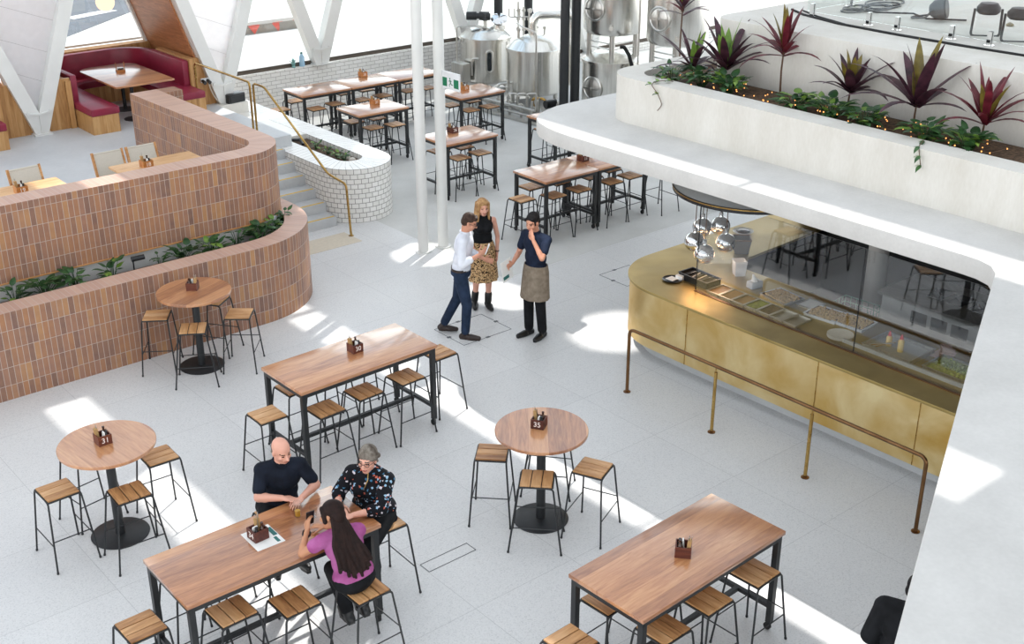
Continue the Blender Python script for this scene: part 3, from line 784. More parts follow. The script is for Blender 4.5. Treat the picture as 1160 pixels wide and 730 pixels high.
for (x, y, r, lab) in (
    (12.22, 14.31, 90, 'stool at the left end of the table behind the waiter'), (12.76, 14.71, 0, 'far left stool at the table behind the waiter'),
    (12.740, 14.120, 0, 'near left stool at the table right behind the waiter'), (13.28, 14.62, 0, 'far right stool at the table behind the waiter'),
    (13.280, 14.100, 0, 'near right stool at the table behind the waiter'), (13.919, 14.504, 0, 'far left stool at the table running under the canopy'),
    (13.98, 14.06, 0, 'near left stool at the table running under the canopy'), (14.460, 14.590, 0, 'far right stool at the table running under the canopy'),
    (14.466, 14.089, 0, 'near right stool at the table running under the canopy'), (15.12, 13.95, 88, 'stool past the far end of the table running under the canopy'),
    (12.88, 16.83, 0, 'near left stool at the table behind the white posts'), (13.37, 16.85, 0, 'near right stool at the table behind the white posts'),
    (13.37, 17.36, 0, 'far right stool at the table behind the white posts'), (12.86, 17.42, 0, 'far left stool at the table behind the white posts'),
    (15.159, 19.424, 0, 'near left stool at the table in front of the lidded tank'), (15.661, 19.404, 0, 'near right stool at the table in front of the lidded tank'),
    (15.660, 20.020, 0, 'far right stool at the table in front of the lidded tank'), (15.12, 20.0, 0, 'far left stool at the table in front of the lidded tank'),
    (12.83, 20.19, 0, 'far left stool at the table with the box numbered 21'), (12.851, 19.554, 0, 'near left stool at the table with the box numbered 21'),
    (13.315, 19.475, 0, 'near right stool at the table with the box numbered 21'), (13.310, 20.140, 0, 'far right stool at the table with the box numbered 21'),
    (12.19, 21.97, 90, 'stool at the left end of the row along the brick wall'), (12.78, 22.42, 0, 'first stool on the wall side of the brick wall row'),
    (12.79, 21.56, 0, 'first stool on the room side of the brick wall row'), (13.320, 21.660, 0, 'second stool on the room side of the brick wall row'),
    (13.97, 22.36, 0, 'second stool on the wall side of the brick wall row'), (13.950, 21.600, 0, 'third stool on the room side of the brick wall row'),
    (14.500, 22.320, 0, 'third stool on the wall side of the brick wall row'), (14.496, 21.619, 0, 'fourth stool on the room side of the brick wall row'),
    (15.171, 22.341, 0, 'fourth stool on the wall side of the brick wall row, beside the white posts'), (15.18, 21.63, 0, 'fifth stool on the room side of the brick wall row'),
    (15.66, 22.32, 0, 'last stool on the wall side of the brick wall row'), (15.670, 21.580, 0, 'last stool on the room side of the brick wall row'),
    (15.321, 16.641, 0, 'near left stool at the table hidden by the canopy tip'), (15.810, 16.620, 0, 'near right stool at the table hidden by the canopy tip'), (15.35, 17.3, 0, 'far stool at the table hidden by the canopy tip')):
    stool(x, y, r, lab, GB_)

# ------------------------------------------------------------------ condiment caddies
def caddy(x, y, z, normal_deg, num, label, pale=False, rich=True, s=.135, h=.1):
    """open timber box; the numbered side looks along normal_deg"""
    t = thing('condiment_caddy', (x, y, z), R(normal_deg+90), label, 'condiment box', 'condiment boxes')
    wd = 'caddy_pale' if pale else 'caddy_wood'
    b = MB(); e = .011; q = s/2
    b.box(-q, q, -q, -q+e, 0, h); b.box(-q, q, q-e, q, 0, h); b.box(-q, -q+e, -q+e, q-e, 0, h); b.box(q-e, q, -q+e, q-e, 0, h); b.box(-q+e, q-e, -q+e, q-e, 0, .012)
    b.build('box', wd, t, smooth=0)
    if num:
        p = text_mesh('number', num, h*.78, 'white_print', t, Matrix.Translation((0, -q-.0008, h*.5)) @ Matrix.Rotation(PI/2, 4, 'X'))
    prof = [(.0, .014), (.024, .014), (.025, .08), (.022, .1), (.011, .118), (.010, .142), (.013, .143), (.013, .155), (0, .155)]
    bt = MB(); bt.lathe(prof, 14, (.03, .028, 0)); bt.build('bottle', 'brown_glass', t)
    bt = MB(); bt.lathe([(r, zz*.82+.0025) for r, zz in prof], 14, (.032, -.028, 0)); bt.build('bottle', 'black_plastic', t)
    n = MB(); n.box(-.012, .0, -.05, -.004, .014, .125, Matrix.Rotation(R(6), 4, 'Y')); n.build('napkin', 'paper', t, smooth=0)
    k = MB(); k.box(-.052, -.02, .004, .048, .014, .165, Matrix.Rotation(R(-5), 4, 'Y')); k.build('cutlery_pouch', 'kraft', t, smooth=0)
    if rich:
        for i in range(4):
            c = MB(); a = -.036+rnd.uniform(-.012, .012); bb = .028+rnd.uniform(-.015, .015)
            c.tube([(a, bb, .06), (a-.01+rnd.uniform(-.015, .01), bb+rnd.uniform(-.01, .012), .185+rnd.uniform(0, .03))], .0028, 5)
            c.build('cutlery', 'steel_dull', t)
    return t
caddy(6.61, 10.64, 1.05, -88, '30', 'dark timber condiment box numbered 30')
caddy(7.05, 7.98, 1.05, -149, '35', 'dark timber condiment box numbered 35')
caddy(3.58, 10.47, 1.05, -90, '31', 'dark timber condiment box numbered 31')
caddy(3.93, 8.05, 1.0515, 183, '34', 'dark timber condiment box numbered 34, standing on a menu')
caddy(6.53, 5.56, 1.05, 40, '36', 'dark condiment box on the empty bottom right table')
caddy(6.04, 13.5, 1.05, 50, '32', 'dark condiment box on the round table by the terracotta wall')
caddy(13.72, 14.48, 1.05, -90, '11', 'condiment box on the table behind the waiter', s=.15)
caddy(13.23, 20.02, 1.05, -90, '21', 'pale condiment box numbered 21', True, s=.15)
caddy(14.42, 22.24, 1.05, -90, '20', 'pale condiment box on the row along the brick wall', True, s=.15)
caddy(15.33, 19.82, 1.05, -90, '25', 'pale condiment box on the table in front of the lidded tank', True, s=.15)
caddy(13.13, 17.34, 1.05, -90, '26', 'reddish condiment box on the table behind the white posts', s=.15)
caddy(4.95, 16.12, 1.905, -90, '19', 'pale condiment box on the left terrace table', True, s=.15)
caddy(6.75, 16.16, 1.905, -90, '18', 'pale condiment box on the right terrace table', True, s=.15)

# menu, drinks, phone on the group table
m = thing('menu', (3.96, 8.025, 1.05), R(-2), 'white printed menu lying under the box numbered 34', 'menu')
b = MB(); b.box(-.13, .13, -.16, .16, .0003, .0013); b.build('sheet', 'paper', m, smooth=0)
for (x0, x1, y0, y1) in ((.085, .125, -.03, .11), (.07, .1, -.135, -.05)):
    b = MB(); b.box(x0, x1, y0, y1, .0014, .0017); b.build('printed_block', 'teal_print', m, smooth=0)
def glass(x, y, label, fill, mat, r=.034, h=.15, cat='glass'):
    t = thing('drinking_glass', (x, y, 1.05), 0, label, cat)
    g = MB(); g.lathe([(r*.78, .001), (r*.82, .03), (r, h), (r-.0025, h), (r*.8-.0025, .03), (r*.7, .008), (0, .008)], 24); g.build('tumbler', 'cup_glass', t)
    if fill:
        l = MB(); l.lathe([(0, .0085), (r*.68, .0085), (r*.8-.003, .03), (r*.8-.003+(r*.19)*(fill-.03)/(h-.03), fill), (0, fill)], 24); l.build('drink', mat, t)
    return t
glass(4.36, 8.12, 'tall glass half full of golden beer by the bald man', .06, 'beer')
glass(4.46, 8.02, 'clear empty tumbler beside the beer glass', 0, None, .036, .11)

# ------------------------------------------------------------------ terrace: deck chairs, tables, booths
def make_terrace_table(L, W):
    t = thing('terrace_table', (0, 0, 0), 0, '', 'table', 'terrace tables')
    b = MB(); b.box(0, L, 0, W, .715, .75); b.bevel(.004, 2); b.build('tabletop', 'table_wood_pale', t, smooth=30)
    for x in (.08, L-.14):
        for y in (.06, W-.12):
            l = MB(); l.box(x, x+.05, y, y+.05, 0, .715); l.build('leg', 'black_steel', t, smooth=0)
    return t
TT = make_terrace_table(1.25, .8); TT.location = (6.33, 15.72, TZ); TT['label'] = 'pale timber terrace table on the right, behind the balustrade'
dup(TT, (4.32, 15.72, TZ), 0, 'pale timber terrace table at the left edge, behind the balustrade')
def make_deck_chair():
    t = thing('sling_chair', (0, 0, 0), 0, '', 'chair', 'sling back terrace chairs')   # faces -y
    for x in (-.225, .225):
        f = MB(); f.bar((x, .30, .82), (x, .16, .40), .03, .045); f.bar((x, .16, .42), (x, .22, 0), .03, .045); f.build('back_post', 'chair_wood', t, smooth=0)
        f = MB(); f.bar((x, -.24, 0), (x, -.22, .43), .03, .04); f.build('leg', 'chair_wood', t, smooth=0)
        f = MB(); f.bar((x, -.24, .43), (x, .17, .41), .03, .04); f.build('seat_rail', 'chair_wood', t, smooth=0)
    s = MB(); s.bar((0, .285, .79), (0, .175, .47), .42, .012, up=(0, 1, .3)); s.build('back_sling', 'canvas', t, smooth=0)
    s = MB(); s.box(-.21, .21, -.22, .16, .425, .438); s.build('seat_sling', 'canvas', t, smooth=0)
    f = MB(); f.cyl((-.225, .295, .80), (.225, .295, .80), .014, seg=10); f.build('top_rail', 'canvas', t)
    return t
DC = make_deck_chair(); DC.location = (7.07, 16.78, TZ); DC.rotation_euler = (0, 0, 0); DC['label'] = 'right one of the pair of sling chairs at the right terrace table'
dup(DC, (6.55, 16.78, TZ), 0, 'left one of the pair of sling chairs at the right terrace table')
dup(DC, (5.33, 16.75, TZ), R(3), 'sling chair at the left terrace table')

# booth: U-shaped maroon banquette
def make_booth():
    t = thing('booth_bench', (9.0, 22.4, TZ), 0, 'maroon leather U-shaped booth bench in the timber alcove', 'booth bench', 'booth benches')
    X = lambda pts: [(x-9.0, y-22.4) for x, y in pts]
    # plan lines, from left front round the back to right front
    outer = [(7.86, 21.75), (7.86, 22.9)]+arc(8.62, 22.95, .74, 170, 95, 8)+[(9.35, 23.70)]+arc(9.37, 22.98, .72, 85, 0, 8)+[(10.1, 21.6)]
    innerb = [(7.98, 21.75), (7.98, 22.9)]+arc(8.62, 22.93, .62, 170, 95, 8)+[(9.35, 23.56)]+arc(9.37, 22.96, .60, 85, 0, 8)+[(9.97, 21.6)]
    b = MB(); b.wall(X(outer), X(innerb), .34, .93); b.bevel(.02, 2); b.build('backrest', 'red_leather', t)
    so = [(7.86, 20.93), (7.86, 22.9)]+arc(8.62, 22.95, .74, 170, 95, 8)+[(9.35, 23.70)]+arc(9.37, 22.98, .72, 85, 0, 8)+[(10.1, 21.0)]
    si = [(8.38, 20.93), (8.38, 22.75)]+arc(8.72, 22.75, .34, 170, 95, 8)+[(9.2, 23.12)]+arc(9.2, 22.8, .32, 85, 0, 8)+[(9.52, 21.0)]
    so = [(max(x, 7.86), y) for x, y in so]
    b = MB(); b.wall(X(so), X(si), .33, .46); b.bevel(.022, 2); b.build('seat_cushion', 'red_leather', t)
    sh = lambda pts, d: [(x+(d if x < 9 else -d), y+(.02 if y < 21.2 else 0)) for x, y in pts]
    b = MB(); b.wall(X(sh(so, .0)), X(sh(si, -.02)), 0, .33); b.build('bench_base', 'oak', t, smooth=30)
    b = MB(); b.box(-1.26, -1.16, -.72, .3, 0, .86); b.build('end_panel', 'oak', t, smooth=0)
    b = MB(); b.box(1.10, 1.24, -.84, .6, 0, .95); b.build('end_panel', 'oak', t, smooth=0)
    return t
BO = make_booth()
dup(BO, (9.0-3.7, 22.4, TZ), 0, 'end of a second maroon booth bench at the left edge')
for (q, k) in ((((10.12, TZ), (10.70, TZ), (10.38, 2.08), (10.12, 2.08)), 'right of the booth'), (((7.27, TZ), (7.84, TZ), (7.84, 2.06), (7.58, 2.06)), 'left of the booth'), (((6.42, TZ), (7.08, TZ), (6.74, 2.08), (6.42, 2.08)), 'left of the white column')):
    w = MB(); v = [w.bm.verts.new((x, 21.72, z)) for x, z in q]; v2 = [w.bm.verts.new((x, 21.78, z)) for x, z in q]
    w.face(v); w.face(v2[::-1])
    for i in range(4): w.face([v[i], v[(i+1) % 4], v2[(i+1) % 4], v2[i]])
    struct(w.build('trim_panel', 'oak', smooth=0), 'vertical timber panel %s' % k, 'timber panel')
t = thing('booth_table', (9.0, 22.1, TZ), 0, 'timber booth table with a rounded far end', 'table')
b = MB(); poly = [(-.56, -.98), (.57, -.98), (.57, .5)]+arc(0.28, .62, .30, 10, 80, 6)+arc(-.26, .62, .30, 100, 172, 6)
b.prism(poly, .712, .75); b.bevel(.005, 2); b.build('tabletop', 'table_wood', t, smooth=30)
for y in (-.5, .3):
    c = MB(); c.lathe([(0, 0), (.2, 0), (.2, .012), (.035, .02), (.035, .69), (.12, .7), (.12, .712), (0, .712)], 24, (-.08 if y < 0 else .08, y, 0)); c.build('pedestal', 'dark_steel', t)
t = thing('napkin_rack', (9.02, 22.25, TZ+.75), R(-10), 'small napkin and sauce rack on the booth table', 'condiment box')
b = MB(); b.box(-.08, .08, -.05, .05, 0, .05); b.build('tray', 'caddy_pale', t, smooth=0)
for x in (-.075, .075):
    b = MB(); b.bar((x, 0, .0), (x, 0, .19), .012); b.build('upright', 'caddy_pale', t, smooth=0)
b = MB(); b.box(-.05, .05, -.035, .035, .05, .085); b.build('sauce_sachets', 'brown_glass', t, smooth=0)
t = thing('pendant_lamp', (8.92, 22.3, 3.06), 0, 'round warm globe pendant hanging over the booth table', 'pendant lamp')
b = MB(); b.ell((0, 0, .15), .17, seg=28, rings=18); b.build('globe', 'warm_globe', t)
b = MB(); b.cyl((0, 0, .31), (0, 0, 5.9), .006, seg=6); b.cyl((0, 0, .3), (0, 0, .38), .03, seg=12); b.build('cord', 'black_plastic', t)
# wall lamp / socket, black speaker
t = thing('socket_spotlight', (10.4, 21.6, 1.66), 0, 'small black twin spotlight fixed on the timber panel by the booth', 'spotlight')
for x in (-.05, .05):
    b = MB(); b.cyl((x, -.01, 0), (x, -.11, -.03), .03, .035, seg=14); b.build('lamp_head', 'black_plastic', t)
b = MB(); b.box(-.08, .08, -.01, .03, -.04, .04); b.build('plate', 'white_plastic', t, smooth=0)
b = MB(); b.tube(rounded([(.05, -.02, -.03), (.08, -.06, -.2), (.16, -.03, -.36), (.28, -.0, -.49)], .06), .008, 6); b.build('cable', 'canvas', t)
t = thing('speaker_box', (10.98, 21.62, .95), R(8), 'black amplifier box standing on the white ledge by the column', 'speaker')
b = MB(); b.box(-.2, .2, -.12, .12, .0, .38); b.bevel(.02, 2); b.build('cabinet', 'black_plastic', t)
b = MB(); b.box(-.16, .16, -.13, -.121, .2, .34); b.build('grille', 'dark_steel', t, smooth=0)
b = MB(); b.box(-.16, .16, -.128, -.121, .04, .17); b.build('control_panel', 'grey_plastic', t, smooth=0)
for x in (-.06, .06):
    b = MB(); b.cyl((x, -.128, .105), (x, -.14, .105), .02, seg=12); b.build('knob', 'steel_dull', t)

# brass handrails of the stairs
def rail_thing(name, label, path, rad, mat, flanges, group=None):
    o = V(path[0]); t = thing(name, o, 0, label, 'handrail', group)
    b = MB(); b.tube([p-o for p in rounded(path, .09, 6)], rad, 10); b.build('rail', mat, t)
    for f in flanges:
        b = MB(); f = V(f)-o; b.lathe([(0, 0), (.045, 0), (.045, .008), (rad, .012), (rad, .03)], 16, f); b.build('floor_flange', mat, t)
    return t
rail_thing('brass_handrail', 'brass handrail along the terrace landing by the booth', [(10.15, 19.33, TZ), (10.15, 19.33, 2.06), (10.15, 21.45, 2.06), (10.15, 21.45, TZ)], .02, 'brass_rail', [(10.15, 19.33, TZ), (10.15, 21.45, TZ)])
rail_thing('brass_handrail', 'brass handrail sloping down the stairs', [(10.16, 19.22, TZ), (10.16, 19.22, 2.06), (10.17, 18.85, 2.06), (10.2, 16.95, .93), (10.2, 16.4, .88), (10.2, 16.33, 0)], .02, 'brass_rail', [(10.16, 19.22, TZ), (10.2, 16.33, 0)])
t = rail_thing('queue_rail', 'long bronze queue rail standing in front of the brass counter', [(9.72, 9.36, 0), (9.72, 9.36, .86), (9.78, 5.3, .86), (9.78, 5.3, 0)], .021, 'copper_rail', [(9.72, 9.36, 0), (9.75, 8.0, 0), (9.77, 6.67, 0), (9.78, 5.3, 0)])
for (x, y) in ((9.75, 8.0), (9.77, 6.67)):
    b = MB(); b.cyl((x-9.72, y-9.36, 0), (x-9.72, y-9.36, .78), .02, seg=12); b.cyl((x-9.72, y-9.36, .78), (x-9.72, y-9.36, .85), .009, seg=8); b.build('post', 'brass_rail', t)

# exit sign on the white post
t = thing('exit_sign', (11.08, 14.865, 2.65), 0, 'white hanging exit sign with green panels on the right white post', 'exit sign')
b = MB(); b.box(-.012, .012, -.44, 0, -.02, .25); b.bevel(.004, 1); b.build('panel', 'white_plastic', t, smooth=0)
for sx in (-1, 1):
    for y0, y1 in ((-.13, -.02), (-.42, -.30)):
        b = MB(); b.box(sx*.0125-.0008, sx*.0125+.0008, y0, y1, .02, .155); b.build('green_panel', 'green_sign', t, smooth=0)
    b = MB(); q = sx*.0135
    b.ell((q, -.205, .15), (.0012, .014, .014)); 
    for p0, p1, w_ in (((q, -.21, .13), (q, -.22, .08), .022), ((q, -.222, .082), (q, -.19, .055), .012), ((q, -.19, .055), (q, -.195, .025), .011), ((q, -.222, .082), (q, -.25, .06), .012), ((q, -.25, .06), (q, -.275, .062), .011), ((q, -.21, .125), (q, -.175, .105), .010), ((q, -.21, .125), (q, -.245, .11), .010)):
        b.bar(p0, p1, w_, .002, up=(1, 0, 0))
    b.build('running_figure', 'green_sign', t)

# sill items outside edge
t = thing('water_bottle', (13.92, 23.94, 1.06), 0, 'clear blue plastic water bottle on the window sill', 'bottle')
b = MB(); b.lathe([(0, 0), (.06, .0), (.062, .02), (.062, .2), (.03, .26), (.025, .28), (0, .28)], 18); b.build('body', 'water_plastic', t)
b = MB(); b.cyl((0, 0, .28), (0, 0, .31), .028, seg=14); b.build('cap', 'teal_print', t)
t = thing('sill_ornament', (13.7, 23.94, 1.06), 0, 'small teal ornament on the window sill beside the water bottle', 'ornament')
b = MB(); b.lathe([(0, 0), (.05, 0), (.03, .04), (.05, .09), (.03, .13), (.035, .17), (0, .21)], 14); b.build('body', 'teal_plastic', t)
for a_ in (20, 140, 260):
    b = MB(); b.cone((0, 0, .09), (.08*math.cos(R(a_)), .08*math.sin(R(a_)), .14), .015, .008); b.build('arm', 'teal_plastic', t)
# barrier outside with red markers
b = MB(); b.bar((17.3, 33.4, .1), (19.4, 33.3, .1), .5, .28)
t = tag(b.build('street_barrier', 'kerb_stone', smooth=0), 'low grey street barrier with red triangles outside the window', 'barrier')
for x in (17.7, 18.5, 19.2):
    c = MB(); c.prism([(x-.18, 33.09), (x+.18, 33.09), (x, 33.12)], .242, .25)
    v = [c.bm.verts.new(p) for p in ((x-.2, 33.09, .23), (x+.2, 33.09, .23), (x, 33.09, -.03))]; c.face(v)
    c.build('red_triangle', 'warning_red', t, smooth=0)
# ------------------------------------------------------------------ brass counter
CO = [(10.58, 4.3), (10.5, 9.3)]+arc(11.45, 9.78, .95, 180, 90, 18)+[(14.3, 10.73)]
CI = [(12.05, 4.3), (12.05, 9.2)]+[(12.05+.02*i, 9.55+.012*i) for i in range(19)]+[(14.3, 9.85)]
t = thing('service_counter', (11.4, 7.5, 0), 0, 'long brass fronted servery counter with rounded end', 'counter')
S_ = lambda pts: [(x-11.4, y-7.5) for x, y in pts]
def inset(pts, d):
    out = []
    for i, (x, y) in enumerate(pts):
        a = V(pts[max(i-1, 0)]); b = V(pts[min(i+1, len(pts)-1)]); q = (b-a).normalized(); n = V((q.y, -q.x)); out.append((x+n.x*d, y+n.y*d))
    return out
b = MB(); b.prism(S_(CO+CI[::-1]), .965, 1.0); b.bevel(.004, 1); b.build('worktop', 'brass_top', t, smooth=30)
b = MB(); b.wall(S_(inset(CO, .025)), S_(inset(CO, .055)), .2, .965); b.build('front_panel', 'brass_panel', t, smooth=30)
b = MB(); b.wall(S_(inset(CO, .22)), S_(inset(CO, .26)), 0, .2); b.build('kick_board', 'concrete_grey', t, smooth=30)
b = MB(); b.wall(S_(inset(CI, -.03)), S_(inset(CI, -.06)), 0, .965); b.build('rear_panel', 'dark_steel', t, smooth=30)
for bb in (9.16, 7.2, 5.9):
    j = MB(); x = 10.5+.08*(9.3-bb)/5-11.4+.022; j.box(x-.004, x+.004, bb-7.5-.004, bb-7.5+.004, .2, .965); j.build('panel_joint', 'brass_rail', t, smooth=0)
b = MB(); b.box(-.45, -.41, -3.2, 1.95, 1.0, 1.006); b.build('glass_channel', 'copper_rail', t, smooth=0)
# glass screen
t = thing('glass_screen', (11.0, 7.06, 1.006), 0, 'tall glass sneeze screen standing along the brass counter', 'glass screen')
for (y0, y1) in ((.005, 2.4), (-2.4, -.005)):
    b = MB(); b.box(-.006, .006, y0, y1, 0, 1.25); b.build('pane', 'counter_glass', t, smooth=0)
for y in (2.4, 0, -2.4):
    b = MB(); b.box(-.007, .007, y-.004, y+.004, 0, 1.25); b.build('edge_strip', 'black_plastic', t, smooth=0)
# round dropped ceiling disc with warm lamps
t = thing('ceiling_disc', (11.6, 9.2, 2.3), 0, 'round dark disc hanging under the canopy, lamps below it', 'ceiling disc')
b = MB(); b.lathe([(0, -.02), (.93, -.02), (.95, -.01), (.95, .03), (.93, .035), (0, .035)], 64); b.build('disc', 'concrete_grey', t, smooth=30)
b = MB(); b.ring([(.951, -.025), (.962, -.025), (.962, .036), (.951, .036)], 64); b.build('rim', 'black_plastic', t, smooth=30)
b = MB(); b.ring([(.9625, .012), (.967, .012), (.967, .026), (.9625, .026)], 64); b.build('gold_edge', 'brass_rail', t, smooth=30)
for k in range(4):
    a = R(45+90*k); b = MB(); b.cyl((.6*math.cos(a), .6*math.sin(a), .035), (.6*math.cos(a), .6*math.sin(a), .27), .01, seg=8); b.build('hanger', 'steel_dull', t)
for k, (x, y, z, lab) in enumerate(((11.22, 9.72, 1.53, 'leftmost'), (11.6, 9.93, 1.58, 'back left'), (11.12, 9.46, 1.46, 'front lowest'), (11.83, 9.82, 1.58, 'back right'), (11.55, 9.48, 1.50, 'front right'))):
    t = thing('pendant_lamp', (x, y, z), 0, '%s of five mirrored globe pendant lamps over the brass counter' % lab, 'pendant lamp', 'chrome pendant lamps')
    prof = [(.13*math.cos(R(a)), .13*math.sin(R(a))) for a in range(-48, 78, 9)]+[(.03, .127), (.026, .14), (.026, .19), (.012, .2), (0, .2)]
    b = MB(); b.lathe(prof[:-3]+prof[-3:], 28); b.build('shade', 'chrome', t)
    b = MB(); b.ell((0, 0, -.06), .035, seg=12, rings=8); b.build('bulb', 'warm_globe', t)
    b = MB(); b.cyl((0, 0, .17), (0, 0, 2.28-z), .006, seg=6); b.build('cord', 'copper_rail', t)
    L = bpy.data.lights.new('pendant_light', 'POINT'); L.energy = 3; L.color = (1, .62, .36); L.shadow_soft_size = .11
    lo = bpy.data.objects.new('pendant_light', L); C.objects.link(lo); lo.location = (0, 0, -.13); lo.parent = t

# things on the counter
CZ = 1.0
def pan_of(x, y, w, d, h, label, wall_='steel_dull', fill=None, fillmat=None, rz=0, name='steel_pan', z=CZ, cat='tray', group=None, n=0):
    t = thing(name, (x, y, z), R(rz), label, cat, group)
    b = MB(); e = .006
    b.box(-w/2, w/2, -d/2, -d/2+e, 0, h); b.box(-w/2, w/2, d/2-e, d/2, 0, h); b.box(-w/2, -w/2+e, -d/2+e, d/2-e, 0, h); b.box(w/2-e, w/2, -d/2+e, d/2-e, 0, h); b.box(-w/2+e, w/2-e, -d/2+e, d/2-e, 0, .006)
    for s_ in (-1, 1): b.box(-w/2-.012, w/2+.012, s_*d/2-(.012 if s_ < 0 else 0), s_*d/2+(.012 if s_ > 0 else 0), h-.004, h); b.box(s_*w/2-(.012 if s_ < 0 else 0), s_*w/2+(.012 if s_ > 0 else 0), -d/2, d/2, h-.004, h)
    b.build('pan', wall_, t, smooth=0)
    if fill:
        f = MB()
        if n:
            for k in range(n):
                f.ell((rnd.uniform(-w/2+.03, w/2-.03), rnd.uniform(-d/2+.03, d/2-.03), fill+rnd.uniform(-.006, .012)), (.019*rnd.uniform(.8, 1.2), .017, .015), seg=7, rings=4)
        bed = MB() if n else f; bed.box(-w/2+e, w/2-e, -d/2+e, d/2-e, .006, fill-(.006 if n else 0))
        if n: bed.build('lining', 'nut_bed' if fillmat == 'nuts' else fillmat, t, smooth=0)
        o = f.build('contents', fillmat, t, smooth=0)
        if n: o['kind'] = 'stuff'
    return t
names_ = ['first', 'second', 'third', 'fourth', 'fifth', 'sixth', 'seventh']
for k in range(7):
    pan_of(11.2-.02*k/6, 9.22-.205*k, .3, .185, .03, '%s steel pan from the cutlery tray end of the counter row' % names_[k], fill=(.015, .02, .012, .018, .014, .01, .012)[k], fillmat=('amber_sauce', 'kraft', 'kraft', 'greens', 'soil', 'steel_dull', 'steel_dull')[k], group='steel pans set in the counter')
pan_of(11.62, 8.57, .34, .42, .035, 'tray of roasted nuts nearest the napkin holder', fill=.03, fillmat='nuts', name='nut_tray', rz=-8, group='trays of roasted nuts', n=230)
pan_of(11.60, 7.88, .34, .42, .035, 'middle tray of roasted nuts, lined with paper', wall_='paper', fill=.03, fillmat='nuts', name='nut_tray', rz=6, group='trays of roasted nuts', n=230)
pan_of(11.66, 7.52, .34, .40, .035, 'tray of roasted nuts by the stacked plates', wall_='paper', fill=.03, fillmat='nuts', name='nut_tray', rz=4, group='trays of roasted nuts', n=220)
pan_of(11.72, 8.2, .26, .22, .02, 'small tray of used napkins between two nut trays', fill=.016, fillmat='paper', name='napkin_tray')
t = thing('serving_plate', (11.02, 9.88, CZ), 0, 'round black plate holding a folded napkin near the counter end', 'plate')
b = MB(); b.lathe([(0, .0), (.09, 0), (.135, .016), (.13, .02), (.085, .006), (0, .006)], 32); b.build('plate', 'black_plastic', t)
b = MB(); b.box(-.07, .05, -.06, .06, .017, .025); b.build('napkin', 'paper', t, smooth=0)
t = pan_of(11.25, 9.62, .26, .5, .09, 'black cutlery tray on the brass counter', wall_='black_plastic', fill=.05, fillmat='black_plastic', name='cutlery_tray', rz=-2)
for k in range(3):
    b = MB(); b.box(-.12, .12, -.135+.13*k-.004, -.135+.13*k+.004, .05, .085); b.build('divider', 'black_plastic', t, smooth=0)
for k in range(14):
    b = MB(); y = -.22+.031*k; b.bar((-.1, y, .06+.004*(k % 3)), (.09, y+rnd.uniform(-.015, .015), .075), .012, .004); b.build('cutlery', 'steel_dull' if k % 3 == 0 else 'black_plastic', t, smooth=0)
t = thing('napkin_stack', (11.12, 9.83, CZ), R(10), 'stack of white napkins between plate and cutlery tray', 'napkins')
b = MB(); b.box(-.05, .05, -.05, .05, 0, .06); b.build('stack', 'paper', t, smooth=0)
t = thing('paper_bag_box', (11.83, 9.45, CZ), R(12), 'white translucent tub on the counter below the lamps', 'tub')
b = MB(); b.lathe([(0, 0), (.095, 0), (.115, .2), (.108, .2), (.09, .008), (0, .008)], 4); b.build('tub', 'white_plastic', t, smooth=0)
t = thing('napkin_holder', (11.64, 9.03, CZ), R(-10), 'white napkin holder with a tissue pulled up', 'napkin holder')
b = MB(); b.box(-.09, .09, -.06, .06, 0, .09); b.bevel(.01, 2); b.build('holder', 'white_plastic', t)
b = MB(); b.cone((0, 0, .09), (-.03, .01, .17), .045, .012, 8); b.build('tissue', 'paper', t)
t = thing('ice_bucket', (12.5, 9.98, CZ), R(0), 'square dark tub with pale rim beyond the lamps', 'tub')
b = MB(); b.lathe([(0, 0), (.13, 0), (.17, .2), (.16, .2), (.12, .01), (0, .01)], 4); b.build('tub', 'grey_plastic', t, smooth=0)
b = MB(); b.ring([(.16, .2), (.178, .2), (.178, .212), (.16, .212)], 4); b.build('rim', 'copper_rail', t, smooth=0)
t = thing('serving_bowl', (13.1, 10.45, CZ), 0, 'shallow bowl at the back of the counter end behind the lamps', 'bowl')
b = MB(); b.lathe([(0, 0), (.07, 0), (.15, .04), (.145, .045), (.07, .008), (0, .008)], 28); b.build('bowl', 'white_ceramic', t)
b = MB(); b.ell((0, 0, .035), (.1, .1, .02), seg=16, rings=6); b.build('sauce', 'brown_glass', t)
for k in range(3):
    t = tag((lambda bb: bb.build('plate', 'white_ceramic', None, (11.22, 7.4, CZ+.012*k)))((lambda m: (m.lathe([(0, 0), (.1, 0), (.155, .014), (.155, .018), (.1, .006), (0, .006)], 32), m)[1])(MB())), ('bottom', 'middle', 'top')[k]+' plate of the small stack beside the nut trays', 'plate', 'plates stacked on the counter')
t = pan_of(11.42, 6.75, .5, .62, .06, 'wide steel tray with tongs and chopsticks', fill=.02, fillmat='kitchen_white', name='utensil_tray')
for k in range(4):
    b = MB(); b.bar((-.2, .26-.03*k, .05), (-.02+.03*k, .05, .08), .012, .006); b.build('tongs', ('steel_dull', 'kraft')[k % 2], t, smooth=0)
for (x, y, lab, h) in ((11.42, 6.88, 'left', .1), (11.38, 6.70, 'right', .13)):
    t = thing('sauce_bottle', (x, y, CZ+.02), 0, '%s one of two squeeze bottles with red caps' % lab, 'sauce bottle', 'squeeze sauce bottles')
    b = MB(); b.lathe([(0, 0), (.035, 0), (.036, h), (.02, h+.025), (0, h+.025)], 18); b.build('bottle', 'mustard', t)
    b = MB(); b.lathe([(.022, h+.022), (.022, h+.035), (.006, h+.08), (0, h+.08)], 14); b.build('cap', 'red_cap', t)
t = thing('wrap_paper', (11.72, 6.36, CZ), R(20), 'crumpled pale pink wrapping paper on the counter', 'paper')
